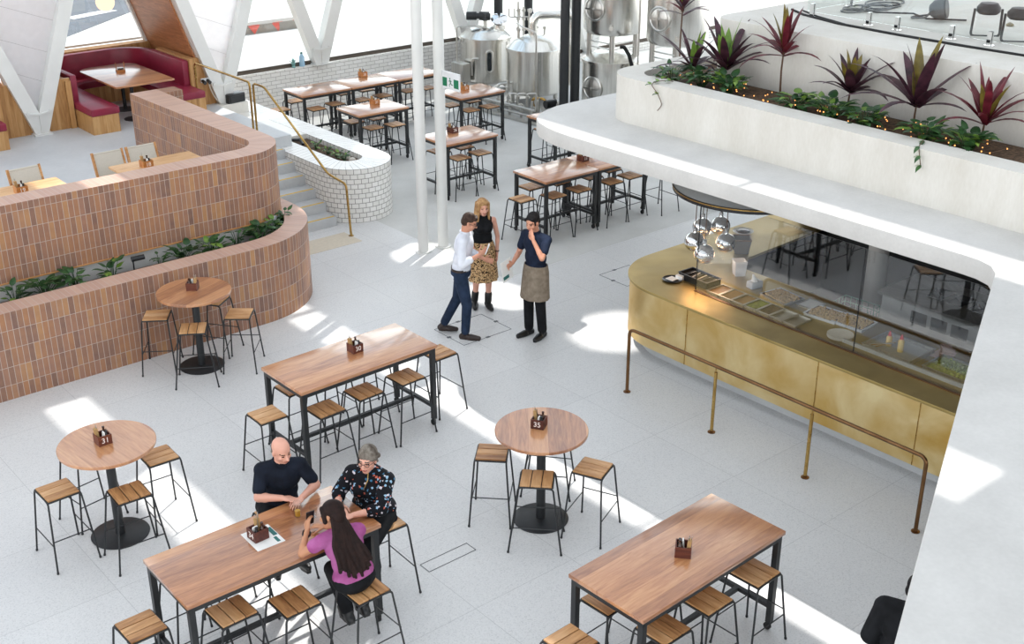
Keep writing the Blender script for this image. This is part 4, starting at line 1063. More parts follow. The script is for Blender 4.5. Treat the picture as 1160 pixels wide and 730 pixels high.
for k in range(4):
    b = MB(); b.box(-.15+.05*k, .05+.05*k, -.12, .1-.03*k, .004+.012*k, .009+.012*k, Matrix.Rotation(R(14*k-20), 4, 'Z') @ Matrix.Rotation(R(3*k), 4, 'X')); b.build('sheet', 'pink_paper', t, smooth=0)
pan_of(11.42, 6.05, .42, .5, .05, 'steel tray with salad leaves at the right end of the counter', fill=.03, fillmat='greens', name='salad_tray', n=60)
t = thing('menu_card', (11.35, 5.72, CZ+.05), R(30), 'folded white and red card at the right end of the counter', 'card')
b = MB(); b.box(-.12, .12, -.003, .003, 0, .2, Matrix.Rotation(R(-25), 4, 'X')); b.build('card', 'paper', t, smooth=0)
b = MB(); b.box(-.02, .1, -.0065, -.0032, .04, .17, Matrix.Rotation(R(-25), 4, 'X')); b.build('printed_block', 'red_cap', t, smooth=0)
b = MB(); b.box(11.12, 11.15, 4.4, 7.3, CZ, CZ+.045); tag(b.build('shelf_edge', 'kitchen_white', smooth=0), 'white raised strip along the front of the prep counter', 'counter strip')
t = thing('wire_crate', (12.45, 8.05, 0.62), R(4), 'green plastic crate on the kitchen trolley behind the counter', 'crate')
b = MB(); w, d, h = .36, .5, .24
for z in (0, .08, .16, .24): b.tube([(-w/2, -d/2, z), (w/2, -d/2, z), (w/2, d/2, z), (-w/2, d/2, z)], .006, 6, closed=True)
for k in range(7):
    for s_ in (-1, 1): b.cyl((s_*w/2, -d/2+d*k/6, 0), (s_*w/2, -d/2+d*k/6, h), .005, seg=5)
for k in range(1, 5):
    for s_ in (-1, 1): b.cyl((-w/2+w*k/5, s_*d/2, 0), (-w/2+w*k/5, s_*d/2, h), .005, seg=5)
b.box(-w/2, w/2, -d/2, d/2, -.004, .004); b.build('basket', 'green_wire', t)
t = thing('kitchen_trolley', (12.45, 8.05, 0), R(4), 'dark trolley under the green crate', 'trolley')
b = MB(); b.box(-.25, .25, -.35, .35, .58, .61); b.box(-.25, .25, -.35, .35, .2, .22); b.build('shelves', 'dark_steel', t, smooth=0)
for sx in (-.23, .23):
    for sy in (-.33, .33):
        b = MB(); b.cyl((sx, sy, 0), (sx, sy, .58), .014, seg=8); b.build('leg', 'dark_steel', t)
t = thing('fryer_bench', (13.1, 6.9, 0), 0, 'white kitchen appliance with three dark control panels', 'kitchen appliance')
b = MB(); b.box(-.38, .5, -.95, .95, .1, 1.0); b.bevel(.01, 1); b.build('cabinet', 'kitchen_white', t, smooth=30)
b = MB(); b.box(-.42, .5, -1.0, 1.0, 1.0, 1.04); b.build('worktop', 'steel_dull', t, smooth=0)
for y in (.4, .12, -.16):
    b = MB(); b.box(-.39, -.38, y-.11, y+.11, .76, .92); b.build('control_panel', 'screen_dark', t, smooth=0)
    b = MB(); b.box(-.1, .25, y-.1, y+.1, 1.041, 1.05); b.build('well', 'black_plastic', t, smooth=0)
    b = MB(); b.bar((.05, y-.02, 1.05), (.0, y+.05, 1.13), .03); b.build('basket_handle', 'black_plastic', t, smooth=0)
for x in (-.3, .42):
    for y in (-.85, .85):
        b = MB(); b.cyl((x, y, 0), (x, y, .1), .03, seg=10); b.build('foot', 'steel_dull', t)
# ------------------------------------------------------------------ brewing tanks
def wheel(b, c, ang, r):
    """round manway door with clamp cross; normal along ang"""
    rot = Matrix.Translation(V(c)) @ Matrix.Rotation(R(ang), 4, 'Z') @ Matrix.Rotation(PI/2, 4, 'Y')
    q = MB(); q.lathe([(r*1.12, -.04), (r*1.12, .03), (r, .045), (r*.9, .03), (r*.5, .06), (0, .07)], 32)
    for k in range(4):
        a = PI/4*0+k*PI/2; q.bar((0, 0, .085), (r*.85*math.cos(a), r*.85*math.sin(a), .085), .03, .02)
    q.lathe([(0, .06), (.04, .06), (.03, .12), (0, .12)], 12)
    for v in q.bm.verts: v.co = rot @ v.co
    return q
def vessel(prof, seg=48): return MB().lathe(prof, seg)
def tank(name, x, y, label):
    return thing(name, (x, y, 0), 0, label, 'brewing tank')
# lidded mash tank with mixer motor
t = tank('brewing_tank', 18.42, 22.95, 'left steel brewing tank with open round lid and mixer motor')
r = .60
vessel([(0, .28), (r-.05, .28), (r, .33), (r, 1.26), (r+.04, 1.27), (r+.04, 1.34), (r, 1.35), (r*.8, 1.47), (r*.4, 1.55), (0, 1.57)]).build('vessel', 'steel', t)
for k in range(4):
    a = R(45+90*k); b = MB(); b.cyl((.48*math.cos(a), .48*math.sin(a), .03), (.48*math.cos(a), .48*math.sin(a), .3), .045, seg=14); b.cyl((.48*math.cos(a), .48*math.sin(a), 0), (.48*math.cos(a), .48*math.sin(a), .03), .07, seg=14); b.build('leg', 'steel_dull', t)
ca = -128; u = V((math.cos(R(ca+8)), math.sin(R(ca+8)), 0))
b = MB(); s_ = V((-u.y, u.x, 0)); c = u*(r+.005)+V((0, 0, .83))
b.tube([c+s_*.075*math.cos(2*PI*k/24)+V((0, 0, .075*math.sin(2*PI*k/24)+(.17 if 0 < k < 12 else -.17 if 12 < k < 24 else 0))) for k in range(24)], .028, 8, closed=True); b.build('sight_glass_frame', 'steel_dull', t)
b = MB(); b.bar(c-V((0, 0, .23)), c+V((0, 0, .23)), .1, .03, up=tuple(u)); b.build('sight_glass', 'screen_dark', t)
b = MB(); b.cyl((.0, 0, 1.55), (0, 0, 1.72), .05, seg=14); b.build('mixer_shaft', 'steel_dull', t)
d = V((-.77, .64, .0)); b = MB(); o = V((0, 0, 1.80)); b.cyl(o+d*-.1, o+d*.14, .1, seg=18); b.cyl(o+d*.14, o+d*.2, .07, seg=18); b.cyl(o+d*.2, o+d*.45, .095, seg=18)
for k in range(6): b.cyl(o+d*(.22+.035*k), o+d*(.235+.035*k), .105, seg=18)
b.box(-.09, .09, -.09, .09, 1.7, 1.86); b.build('mixer_motor', 'dark_steel', t)
q = V((.27, -.22, 1.5)); b = MB(); b.cyl(q, q+V((0, 0, .1)), .16, seg=28); b.build('manway_neck', 'steel', t)
lid = MB(); lid.lathe([(0, .0), (.2, 0), (.205, .02), (.15, .06), (0, .08)], 32)
mt = Matrix.Translation(q+V((.0, .02, .22))) @ Matrix.Rotation(R(28), 4, V((.77, -.64, 0)))
for v in lid.bm.verts: v.co = mt @ v.co
lid.build('manway_lid', 'chrome', t)
b = MB(); b.tube(rounded([(-.75, .15, .3), (-.75, .15, 1.62), (-.35, -.1, 1.62), (-.2, -.2, 1.5)], .08), .02, 8); b.tube(rounded([(-.62, -.25, .5), (-.62, -.25, .9), (-.5, -.35, .9)], .06), .025, 8); b.build('side_pipe', 'steel_dull', t)
b = MB(); b.box(-.9, -.66, -.25, .2, .35, .8); b.bevel(.01, 1); b.build('side_box', 'steel_dull', t)
# domed kettle with vent pipe
t = tank('brewing_tank', 18.55, 21.3, 'steel kettle tank with dome and bent vent pipe')
r = .63
vessel([(0, .27), (r-.04, .27), (r, .31), (r, 1.22), (r+.03, 1.23), (r+.03, 1.30), (r-.01, 1.31), (r*.75, 1.46), (r*.35, 1.57), (0, 1.6)]).build('vessel', 'steel', t)
for k in range(4):
    a = R(50+90*k); b = MB(); b.cyl((.5*math.cos(a), .5*math.sin(a), .02), (.5*math.cos(a), .5*math.sin(a), .3), .05, seg=14); b.cyl((.5*math.cos(a), .5*math.sin(a), 0), (.5*math.cos(a), .5*math.sin(a), .02), .08, seg=14); b.build('leg', 'steel_dull', t)
b = MB(); b.tube(rounded([(-.04, .0, 1.55), (-.04, .0, 2.02), (.74, -.5, 2.02), (.74, -.5, .4)], .22, 8), .1, 16); b.build('vent_pipe', 'steel', t)
for (x, y) in ((.25, .2), (.35, .05), (-.3, .2), (-.2, .35)):
    b = MB(); b.cyl((x, y, 1.45), (x, y, 1.72), .022, seg=8); b.cyl((x, y, 1.66), (x, y, 1.72), .04, seg=8); b.build('valve', 'steel_dull', t)
b = MB(); b.tube(rounded([(-.43, -.56, .02), (-.43, -.56, 1.75), (-.55, -.2, 1.85), (-.35, .2, 1.85)], .08), .022, 8); b.build('riser_pipe', 'steel_dull', t)
b = MB(); b.tube(rounded([(-.63, .25, .5), (-.82, .32, .5), (-.82, .32, .125)], .06), .03, 8); b.build('outlet_pipe', 'steel_dull', t)
# stacked horizontal-pair tanks
def stacked(x, y, label, r=.64):
    t = tank('stacked_tank', x, y, label)
    for (z0, z1, nm) in ((.3, 1.4, 'lower_vessel'), (1.93, 3.15, 'upper_vessel')):
        p = vessel([(0, z0-.02), (r*.7, z0), (r*.93, z0+.05), (r, z0+.13), (r, z1-.06), (r+.025, z1-.05), (r+.025, z1), (r-.03, z1+.01), (r*.6, z1+.13), (0, z1+.17)]).build(nm, 'steel', t)
        a = 186; c = V((math.cos(R(a))*(r-.03), math.sin(R(a))*(r-.03), (z0+z1)/2-.02))
        wheel(None, c, a, .235).build('manway_door', 'steel_dull', p)
        a2 = 222; q = MB(); c = V((math.cos(R(a2))*r, math.sin(R(a2))*r, z0+.22)); n_ = V((math.cos(R(a2)), math.sin(R(a2)), 0)); q.cyl(c-n_*.03, c+n_*.05, .05, seg=14); q.cyl(c+n_*.05, c+n_*.08, .03, seg=14); q.build('sample_port', 'steel_dull', p)
    for k in range(4):
        a = R(45+90*k); b = MB(); b.cyl((.5*math.cos(a), .5*math.sin(a), 1.4), (.5*math.cos(a), .5*math.sin(a), 2.0), .06, seg=14); b.build('spacer_leg', 'steel_dull', t)
        b = MB(); b.cyl((.5*math.cos(a), .5*math.sin(a), 0), (.5*math.cos(a), .5*math.sin(a), .36), .05, seg=14); b.build('leg', 'steel_dull', t)
    b = MB()
    for z in (1.66, 1.78): b.tube([(.5*math.cos(R(a)), .5*math.sin(R(a)), z) for a in (135, 225, 315)], .018, 6)
    b.tube(rounded([(-.5, .45, .1), (-.62, .5, .1), (-.62, .5, 3.4)], .06), .02, 8); b.build('side_pipe', 'steel_dull', t)
    return t
stacked(18.75, 18.95, 'left pair of stacked steel tanks with round doors')
stacked(18.95, 17.25, 'right pair of stacked steel tanks, rising behind the planter')
# pipework between tanks
t = thing('pipe_manifold', (17.12, 20.95, 0), 0, 'steel pipes and valves along the floor below the tanks', 'pipework')
for k, (z, y0, x) in enumerate(((.12, 1.6, .0), (.2, 1.5, .12), (.3, 1.2, -.06))):
    b = MB(); b.tube(rounded([(x, y0, z+.2), (x, y0, z), (x+.2, -1.0-.1*k, z), (x+.2, -1.0-.1*k, z+.35)], .08), .024, 8); b.build('pipe', 'steel_dull', t)
for k in range(7):
    y = 1.2-.36*k; x = .05+.035*k; b = MB(); b.cyl((x, y, .0), (x, y, .34), .028, seg=8); b.cyl((x, y, .26), (x, y, .32), .05, seg=10); b.bar((x, y, .34), (x-.1, y-.05, .36), .02); b.build('valve', 'steel_dull', t)
b = MB(); b.tube(rounded([(.5, -.8, .1), (.3, -.85, .5), (.5, -1.15, .5), (.52, -1.2, .1)], .15), .032, 8); b.build('hose', 'brass_rail', t)
b = MB(); b.cyl((.28, -1.35, .45), (.55, -1.38, .45), .09, seg=14); b.build('pump', 'black_plastic', t)
b = MB(); b.box(.25, .6, -1.5, -1.25, .0, .36); b.build('pump_stand', 'steel_dull', t, smooth=0)
for k in range(9):
    b = MB(); y = .95-.3*k; x = .3+.03*k; z = .42+.05*(k % 3); b.tube(rounded([(x, y, .12), (x, y, z), (x+.16, y-.12, z), (x+.16, y-.12, .1)], .06), .02, 7); b.cyl((x, y, z-.12), (x, y, z-.06), .042, seg=10); b.build('pipe_loop', 'steel_dull', t)
b = MB(); b.bar((-.12, 1.7, .04), (.1, -1.55, .04), .1, .06); b.bar((.6, 1.6, .04), (.66, -1.2, .04), .1, .06); b.build('skid_frame', 'steel_dull', t, smooth=0)
t = thing('valve_tree', (18.95, 22.35, 0), 0, 'tall steel valve pipes with gauge between the two left tanks', 'pipework')
for k in range(3):
    b = MB(); x = .1*k; b.cyl((x, -.08*k, 0), (x, -.08*k, 2.15-.12*k), .022, seg=8)
    for z in (1.5, 1.75, 1.95): b.cyl((x, -.08*k, z-.03), (x, -.08*k, z+.03), .045, seg=10)
    b.tube(rounded([(x, -.08*k, 1.8), (x-.2, .1-.08*k, 1.8), (x-.2, .1-.08*k, 2.0)], .05), .018, 6); b.build('pipe', 'steel_dull', t)
b = MB(); b.cyl((.2, -.2, 1.95), (.17, -.24, 1.95), .055, seg=18); b.build('gauge', 'white_ceramic', t)
b = MB(); b.tube([(.25, -.2, 2.0), (.32, -.25, 1.7), (.28, -.2, 1.35), (.2, -.15, 1.1)], .014, 6); b.build('blue_hose', 'denim', t)
t = thing('black_hose', (18.3, 18.1, 1.4), 0, 'black hose arching down between the stacked tanks', 'hose')
b = MB(); b.tube([(-.08, .06, .42), (.0, .04, .41), (.1, -.01, .25), (.17, -.04, .02), (.2, -.05, -1.36)], .04, 10); b.build('hose', 'rubber', t)

# ------------------------------------------------------------------ plants
def leaf(b, base, az, el, L, W, droop, mi=0, n=6, fold=.25, prof='lance'):
    """curved leaf blade: base point, azimuth, start elevation, length, width, total droop (deg)"""
    b.mi = mi; p = V(base); e = el; step = L/n; rows = []
    side = V((-math.sin(az), math.cos(az), 0))
    for i in range(n+1):
        t = i/n
        w = W*((math.sin(PI*min(1, .08+t*.92)**.8)**.8) if prof == 'lance' else (math.sin(PI*min(1, t*.97+.03)**.62)))
        if i == n: w = 0
        d = V((math.cos(az)*math.cos(e), math.sin(az)*math.cos(e), math.sin(e)))
        up = side.cross(d)
        rows.append((p+side*w/2-up*-w*fold*.5, p.copy(), p-side*w/2+up*w*fold*.5))
        p = p+d*step; e -= R(droop)/n*(1.3*t+.35)
    vs = [[b.bm.verts.new(q) for q in r] for r in rows[:-1]]; tip = b.bm.verts.new(rows[-1][1])
    for a, c in zip(vs, vs[1:]):
        for k in range(2): b.face([a[k], a[k+1], c[k+1], c[k]])
    for k in range(2): b.face([vs[-1][k], vs[-1][k+1], tip])
def cordyline(x, y, z, h, n, L, label, mats, seed, w=.085, el=(25, 80)):
    r_ = random.Random(seed); t = thing('cordyline', (x, y, z), 0, label, 'plant', 'cordylines in the canopy planter')
    b = MB(); b.tube([(0, 0, -.02), (.01*r_.uniform(-1, 1), .01, h*.5), (0, 0, h)], [.014, .012, .01], 7); b.build('stem', 'twig', t)
    b = MB()
    for k in range(n):
        f = k/(n-1); az = k*2.4+r_.uniform(-.3, .3); e = R(el[0]+(el[1]-el[0])*f+r_.uniform(-8, 8))
        mi = 0 if r_.random() < .62 else 1
        if f > .78: mi = 2 if r_.random() < .6 else 1
        l = L*r_.uniform(.8, 1.12)*(1 if f < .8 else .85)
        leaf(b, (0, 0, h*(.8+.2*f)), az, e, l, w*r_.uniform(.85, 1.15), 85*(1-f*.75)*r_.uniform(.7, 1.2), mi, 7)
    o = b.build('leaves', mats, t, smooth=180)
    return t
PU, RE, BR, GR, LI = 'leaf_purple', 'leaf_red', 'leaf_bronze', 'leaf_green', 'leaf_lime'
SO = 3.3
cordyline(12.12, 10.72, SO, .2, 16, .6, 'dark purple and green cordyline leftmost in the canopy planter', [PU, PU, LI], 1)
cordyline(12.25, 10.28, SO, .26, 20, .7, 'big purple cordyline with lime centre, second from the left', [PU, PU, LI], 2, .125)
cordyline(12.38, 9.47, SO, .62, 18, .58, 'tall stemmed burgundy cordyline against the upper wall', [RE, RE, BR], 3, .085, (10, 85))
cordyline(12.3, 8.38, SO, .3, 22, .6, 'compact dark cordyline with bronze centre, middle of the planter', [PU, PU, BR], 4, .105)
cordyline(12.25, 7.45, SO, .32, 17, .85, 'largest cordyline with long dark leaves and bronze centre', [PU, PU, BR], 5, .13, (15, 82))
cordyline(12.25, 6.6, SO, .28, 20, .68, 'burgundy cordyline at the right edge of the photo', [RE, RE, BR], 6, .095)
cordyline(13.6, 12.3, 2.82, 1.2, 14, .5, 'cordyline tips beyond the upper tier at the top edge', [PU, RE, LI], 7, .09)
def clump(name, x, y, z, rad, n, label, mats, seed, size=.1, hgt=.18, cat='plant', group=None, ysq=1.):
    r_ = random.Random(seed); t = thing(name, (x, y, z), 0, label, cat, group)
    s = MB(); b = MB()
    for k in range(n):
        az = r_.uniform(0, 2*PI); rr = rad*math.sqrt(r_.random())*.75; hh = hgt*r_.uniform(.45, 1.1)
        p = V((rr*math.cos(az), rr*math.sin(az)*ysq, hh)); o = p*.25; o.z = 0
        s.tube([o, (o+p)/2+V((0, 0, hh*.2)), p], .004, 4, caps=False)
        l = size*r_.uniform(.7, 1.3)
        leaf(b, p, az+r_.uniform(-.6, .6), R(r_.uniform(-5, 45)), l, l*r_.uniform(.45, .62), r_.uniform(40, 100), 0 if r_.random() < .72 else 1, 5, .2, 'ovate')
    s.build('stems', 'leaf_green', t); b.build('leaves', mats, t, smooth=180)
    return t
GC = 'trailing plants in the canopy planter'
for i, (x, y, rd, n, lab) in enumerate((
    (11.82, 10.82, .22, 34, 'leafy ground plant at the rounded left end of the canopy planter'), (11.95, 10.42, .26, 44, 'leafy ground plant under the leftmost cordylines'),
    (11.95, 9.95, .26, 42, 'leafy ground plant between the purple and the tall burgundy cordyline'), (11.88, 8.85, .24, 40, 'leafy ground plant just right of the tall burgundy cordyline'),
    (11.92, 8.35, .3, 60, 'large leafy ground plant below the compact dark cordyline'), (11.85, 7.85, .26, 44, 'leafy ground plant left of the largest cordyline'),
    (11.85, 7.05, .28, 46, 'leafy ground plant right of the largest cordyline'), (11.88, 6.55, .26, 50, 'leafy ground plant below the right edge burgundy cordyline'))):
    clump('trailing_plant', x, y, SO, rd, n, lab, [GR, LI], 20+i, .165, .2, group=GC)
for i, (p, lab) in enumerate((([(11.7, 10.6, 3.36), (11.5, 10.55, 3.43), (11.36, 10.62, 3.43), (11.26, 10.66, 3.40), (11.25, 10.52, 3.30), (11.26, 10.44, 3.17), (11.26, 10.52, 3.08)], 'thin vine hanging over the planter wall at the left'), ([(11.7, 7.0, 3.36), (11.5, 6.85, 3.43), (11.3, 6.78, 3.42), (11.24, 6.72, 3.34), (11.25, 6.70, 3.24)], 'short vine hanging over the planter wall at the right'))):
    t = thing('hanging_vine', p[0], 0, lab, 'vine'); b = MB(); q = [V(k)-V(p[0]) for k in p]; b.tube(rounded(q, .06), .005, 5); b.build('stem', 'twig', t)
    b = MB()
    for k in range(1, len(q)-2*(1-i)):
        for s_ in (0, 1): leaf(b, q[k], 3.3-2.2*s_, R(15-30*i), .13, .05, 60, s_, 5, .2, 'ovate')
    b.build('leaves', [GR, LI], t, smooth=180)
# fairy lights
t = thing('fairy_lights', (11.9, 8.5, SO), 0, 'string of warm fairy lights lying in the canopy planter', 'string lights')
pts = []; r_ = random.Random(5)
for k in range(78):
    f = k/77; pts.append(V((.0+.22*math.sin(k*.9)+r_.uniform(-.05, .05), 2.25-4.6*f, .05+.08*r_.random())))
b = MB(); b.tube(pts, .004, 4); b.build('wire', 'twig', t)
me = None
for p in pts:
    if me is None:
        b = MB(); b.ell((0, 0, 0), .008, seg=8, rings=6); o = b.build('bulb', 'fairy', t, loc=p); me = o.data
    else: link('bulb', me, t, p)
# terracotta planter
PP = 'leafy plants in the terracotta planter'
for i, (x, y, rd, n, sz, lab) in enumerate((
    (4.22, 14.72, .2, 22, .15, 'leafy plant at the far left of the terracotta planter'), (4.62, 14.74, .22, 26, .16, 'second leafy plant from the left in the terracotta planter'), (5.0, 14.72, .2, 24, .16, 'third leafy plant from the left in the terracotta planter'),
    (5.48, 14.70, .18, 16, .15, 'leafy plant just left of the black garden spotlight'), (6.15, 14.68, .12, 9, .13, 'small sprig right of the pale stone'), (6.5, 14.72, .2, 30, .16, 'bushy plant above the round table'),
    (6.92, 14.72, .2, 28, .16, 'bushy plant just right of the round table'), (7.34, 14.76, .14, 14, .1, 'wispy plant before the planter curve'), (7.72, 14.80, .2, 34, .18, 'largest leafy plant at the start of the planter curve'),
    (8.0, 14.88, .12, 14, .13, 'round leafed plant in the planter curve'), (8.29, 15.1, .12, 26, .13, 'flowering plant at the stair end of the terracotta planter'))):
    clump('leafy_plant', x, y, .9, rd, n, lab, [GR, GR if i % 3 else LI], 50+i, sz, .26, group=PP, ysq=.75)
t = thing('garden_spotlight', (5.82, 14.78, .9), 0, 'small black garden spotlight in the terracotta planter', 'spotlight')
b = MB(); b.cyl((0, 0, -.02), (0, 0, .22), .01, seg=8); b.build('stake', 'black_plastic', t)
b = MB(); b.cyl((-.02, 0, .23), (.15, -.03, .24), .035, seg=14); b.build('lamp_head', 'black_plastic', t)
t = thing('pale_stone', (5.98, 14.62, .9), 0, 'smooth pale stone in the terracotta planter beside the spotlight', 'stone'); b = MB(); b.ell((0, 0, .05), (.17, .1, .08), seg=18, rings=10); b.build('stone', 'stone', t)
for i, (y, lab) in enumerate(((18.55, 'small green plant furthest up the stair planter'), (18.15, 'second small green plant in the stair planter'), (17.82, 'third small green plant in the stair planter'), (17.6, 'small pale plant at the rounded end of the stair planter'))):
    clump('small_plant', 10.95, y, .86, .1, 14, lab, [GR, LI], 80+i, .09, .12, group='small plants in the white brick planter')
for i, (y, lab) in enumerate(((17.68, 'left'), (17.52, 'right'))):
    t = thing('planter_stone', (11.05, y, .86), 0, '%s one of two pale stones in the white brick planter' % lab, 'stone', 'stones in the white brick planter'); b = MB(); b.ell((0, 0, .02), (.07, .05, .045), seg=12, rings=8); b.build('stone', 'stone', t)
b = MB(); b.tube([(10.85, 19.25, .9), (10.9, 19.0, .95), (10.86, 18.85, .9)], .03, 8); tag(b.build('garden_spotlight', 'black_plastic'), 'black spotlight at the top of the white brick planter', 'spotlight')

# ------------------------------------------------------------------ upper tier: glass balustrade and stage lights
UZ = 4.08
def spigot(x, y, lab):
    t = thing('glass_clamp', (x, y, UZ), 0, lab, 'glass clamp', 'steel clamps of the glass balustrade')
    b = MB(); b.lathe([(0, 0), (.06, 0), (.06, .012), (0, .012)], 18); b.build('base_plate', 'chrome', t)
    b = MB(); b.box(-.03, -.008, -.025, .025, .012, .17); b.box(.008, .03, -.025, .025, .012, .17); b.build('clamp', 'chrome', t, smooth=0)
for (y, lab) in ((9.98, 'leftmost'), (9.10, 'second'), (8.68, 'third'), (7.92, 'fourth'), (7.42, 'fifth'), (6.6, 'sixth')):
    spigot(13.58, y, '%s steel glass clamp from the left on the upper tier edge' % lab)
spigot(14.6, 10.12, 'steel glass clamp on the far side of the upper tier'); spigot(15.4, 10.12, 'second steel glass clamp on the far side of the upper tier')
t = thing('glass_balustrade', (13.58, 10.1, UZ+.06), 0, 'frameless glass balustrade on the upper concrete tier', 'glass balustrade')
for (y0, y1) in ((-1.2, -.05), (-2.45, -1.22), (-4.5, -2.47), (-7, -4.52), (-9.5, -7.02)):
    b = MB(); b.box(-.006, .006, y0, y1, 0, 1.0); b.build('pane', 'glass', t, smooth=0)
b = MB(); b.box(.05, 3.0, -.006, .006, 0, 1.0); b.build('pane', 'glass', t, smooth=0)
t = thing('power_cable', (13.3, 8.5, UZ), 0, 'black cable running along the edge of the upper tier', 'cable')
b = MB(); b.tube([(.45, 1.95, .012), (.25, 1.6, .012), (.06, .9, .012), (.0, 0, .012), (.0, -.9, .012), (.05, -1.7, .012), (.1, -2.8, .012), (.1, -9, .012)], .016, 6); b.tube([(.5, 1.8, .012), (.29, 1.4, .012), (.09, .8, .012), (.04, 0, .012), (.04, -.9, .012), (.1, -2.8, .012), (.14, -9, .012)], .01, 6); b.build('cable', 'rubber', t)
def par(x, y, lab, lying, rz):
    t = thing('stage_light', (x, y, UZ), R(rz), lab, 'stage light', 'stage lights on the upper tier')
    if lying:
        c0, c1 = V((-.08, 0, .13)), V((.12, 0, .17))
        b = MB(); b.tube([c0, c0+(c1-c0)*.3, c1], [.07, .12, .14], 24); b.build('housing', 'grey_plastic', t)
        b = MB(); d = (c1-c0).normalized(); b.cyl(c1+d*.001, c1+d*.01, .125, seg=24); b.build('lens', 'dark_steel', t)
        b = MB(); b.tube(rounded([(-.02, -.14, .16), (-.1, -.14, .05), (-.3, -.05, .02), (-.3, .05, .02), (-.1, .14, .05), (-.02, .14, .16)], .04), .014, 6); b.build('yoke', 'grey_plastic', t)
    else:
        b = MB(); b.lathe([(0, .27), (.11, .27), (.14, .3), (.14, .35), (.1, .4), (0, .41)], 24); b.build('housing', 'dark_steel', t)
        b = MB(); b.tube(rounded([(-.16, 0, .33), (-.17, 0, .0), (.17, 0, .0), (.16, 0, .33)], .05), .016, 6); b.build('yoke', 'dark_steel', t)
    return t
par(14.55, 8.75, 'black stage light lying on its side on the upper tier', True, -70)
par(14.1, 7.78, 'left standing stage light on the upper tier', False, -50)
par(14.05, 7.35, 'right standing stage light on the upper tier, near the photo edge', False, -50)
t = thing('cable_coil', (14.6, 9.85, UZ), 0, 'loose coils of grey cable on the upper tier', 'cable')
for k in range(5):
    b = MB(); cx, cy = -.3+.22*k, .1*math.sin(k*2); b.tube([(cx+(.2+.04*k)*math.cos(a*.45+k), cy+(.13+.02*k)*math.sin(a*.45+k), .012+.002*a*.3) for a in range(15)], .011, 6); b.build('coil', 'grey_plastic', t)
b = MB(); b.tube([(-.3, .1, .02), (-.2, -.3, .02), (-.1, -.8, .06), (-.1, -1.0, .02), (.2, -1.4, .02)], .012, 6); b.build('lead', 'dark_steel', t)
t = thing('dry_leaf', (14.9, 7.9, UZ), 0, 'dry brown leaf lying on the upper tier', 'leaf'); b = MB(); leaf(b, (0, 0, .02), .5, R(10), .22, .1, 40, 0, 5, .4, 'ovate'); b.build('blade', BR, t, smooth=180)
# ------------------------------------------------------------------ people: one continuous body each, clothing and hair as children
def bake(mb, name, mats, voxel=.007, smooth=4, fac=.5):
    """fuse overlapping rounded volumes into one continuous skin"""
    me = bpy.data.meshes.new(name+'_raw'); bmesh.ops.recalc_face_normals(mb.bm, faces=mb.bm.faces); mb.bm.to_mesh(me); mb.bm.free()
    o = bpy.data.objects.new(name+'_raw', me); C.objects.link(o)
    r = o.modifiers.new('r', 'REMESH'); r.mode = 'VOXEL'; r.voxel_size = voxel
    if smooth:
        s = o.modifiers.new('s', 'SMOOTH'); s.iterations = smooth; s.factor = fac
    dg = bpy.context.evaluated_depsgraph_get()
    out = bpy.data.meshes.new_from_object(o.evaluated_get(dg)); bpy.data.objects.remove(o); bpy.data.meshes.remove(me)
    out.name = name; out.materials.clear()
    for m in mats: out.materials.append(M[m])
    out.shade_smooth()
    return out
def frame(zdir, ydir):
    z = V(zdir).normalized(); y = V(ydir); y = (y-z*y.dot(z)).normalized(); x = y.cross(z)
    return Matrix((x, y, z)).transposed()
def hand(b, wrist, d, n, side, curl=.5, s=1., spread=.12, thumb=.6):
    """palm, four bent fingers of different length and a thumb. d: hand direction, n: palm normal, side: direction from little finger to index"""
    d = V(d).normalized(); n = V(n); n = (n-d*n.dot(d)).normalized(); q = V(side); q = (q-d*q.dot(d)-n*q.dot(n)).normalized()
    w = V(wrist); rot = Matrix((q, n, d)).transposed()
    b.ell(w+d*.045*s, (.040*s, .015*s, .052*s), rot, 12, 8)
    b.cone(w-d*.02*s, w+d*.03*s, .024*s, .021*s, 8)
    for k, L in enumerate((.074, .082, .076, .060)):
        p = w+d*.085*s+q*(.030-.0205*k)*s; a = -curl*.35; r = (.0088, .0090, .0086, .0078)[k]*s
        fan = spread*(1.5-k)/1.5
        for j, f in enumerate((.46, .31, .23)):
            a += curl*(.55+.35*j)
            dd = (d*math.cos(a)+n*math.sin(a)+q*fan*.5).normalized(); e = p+dd*L*f*s; b.cone(p, e, r, r*.9, 8); p = e; r *= .9
    p = w+d*.022*s+q*.030*s; a = .75
    for j, L in enumerate((.040, .032, .026)):
        dd = (d*math.cos(a)+q*math.sin(a)+n*(.25+.45*thumb*j)).normalized(); e = p+dd*L*s; b.cone(p, e, (.0115-.001*j)*s, (.0105-.001*j)*s, 8); p = e; a -= .32
def lerp(a, b, t): return V(a)*(1-t)+V(b)*t
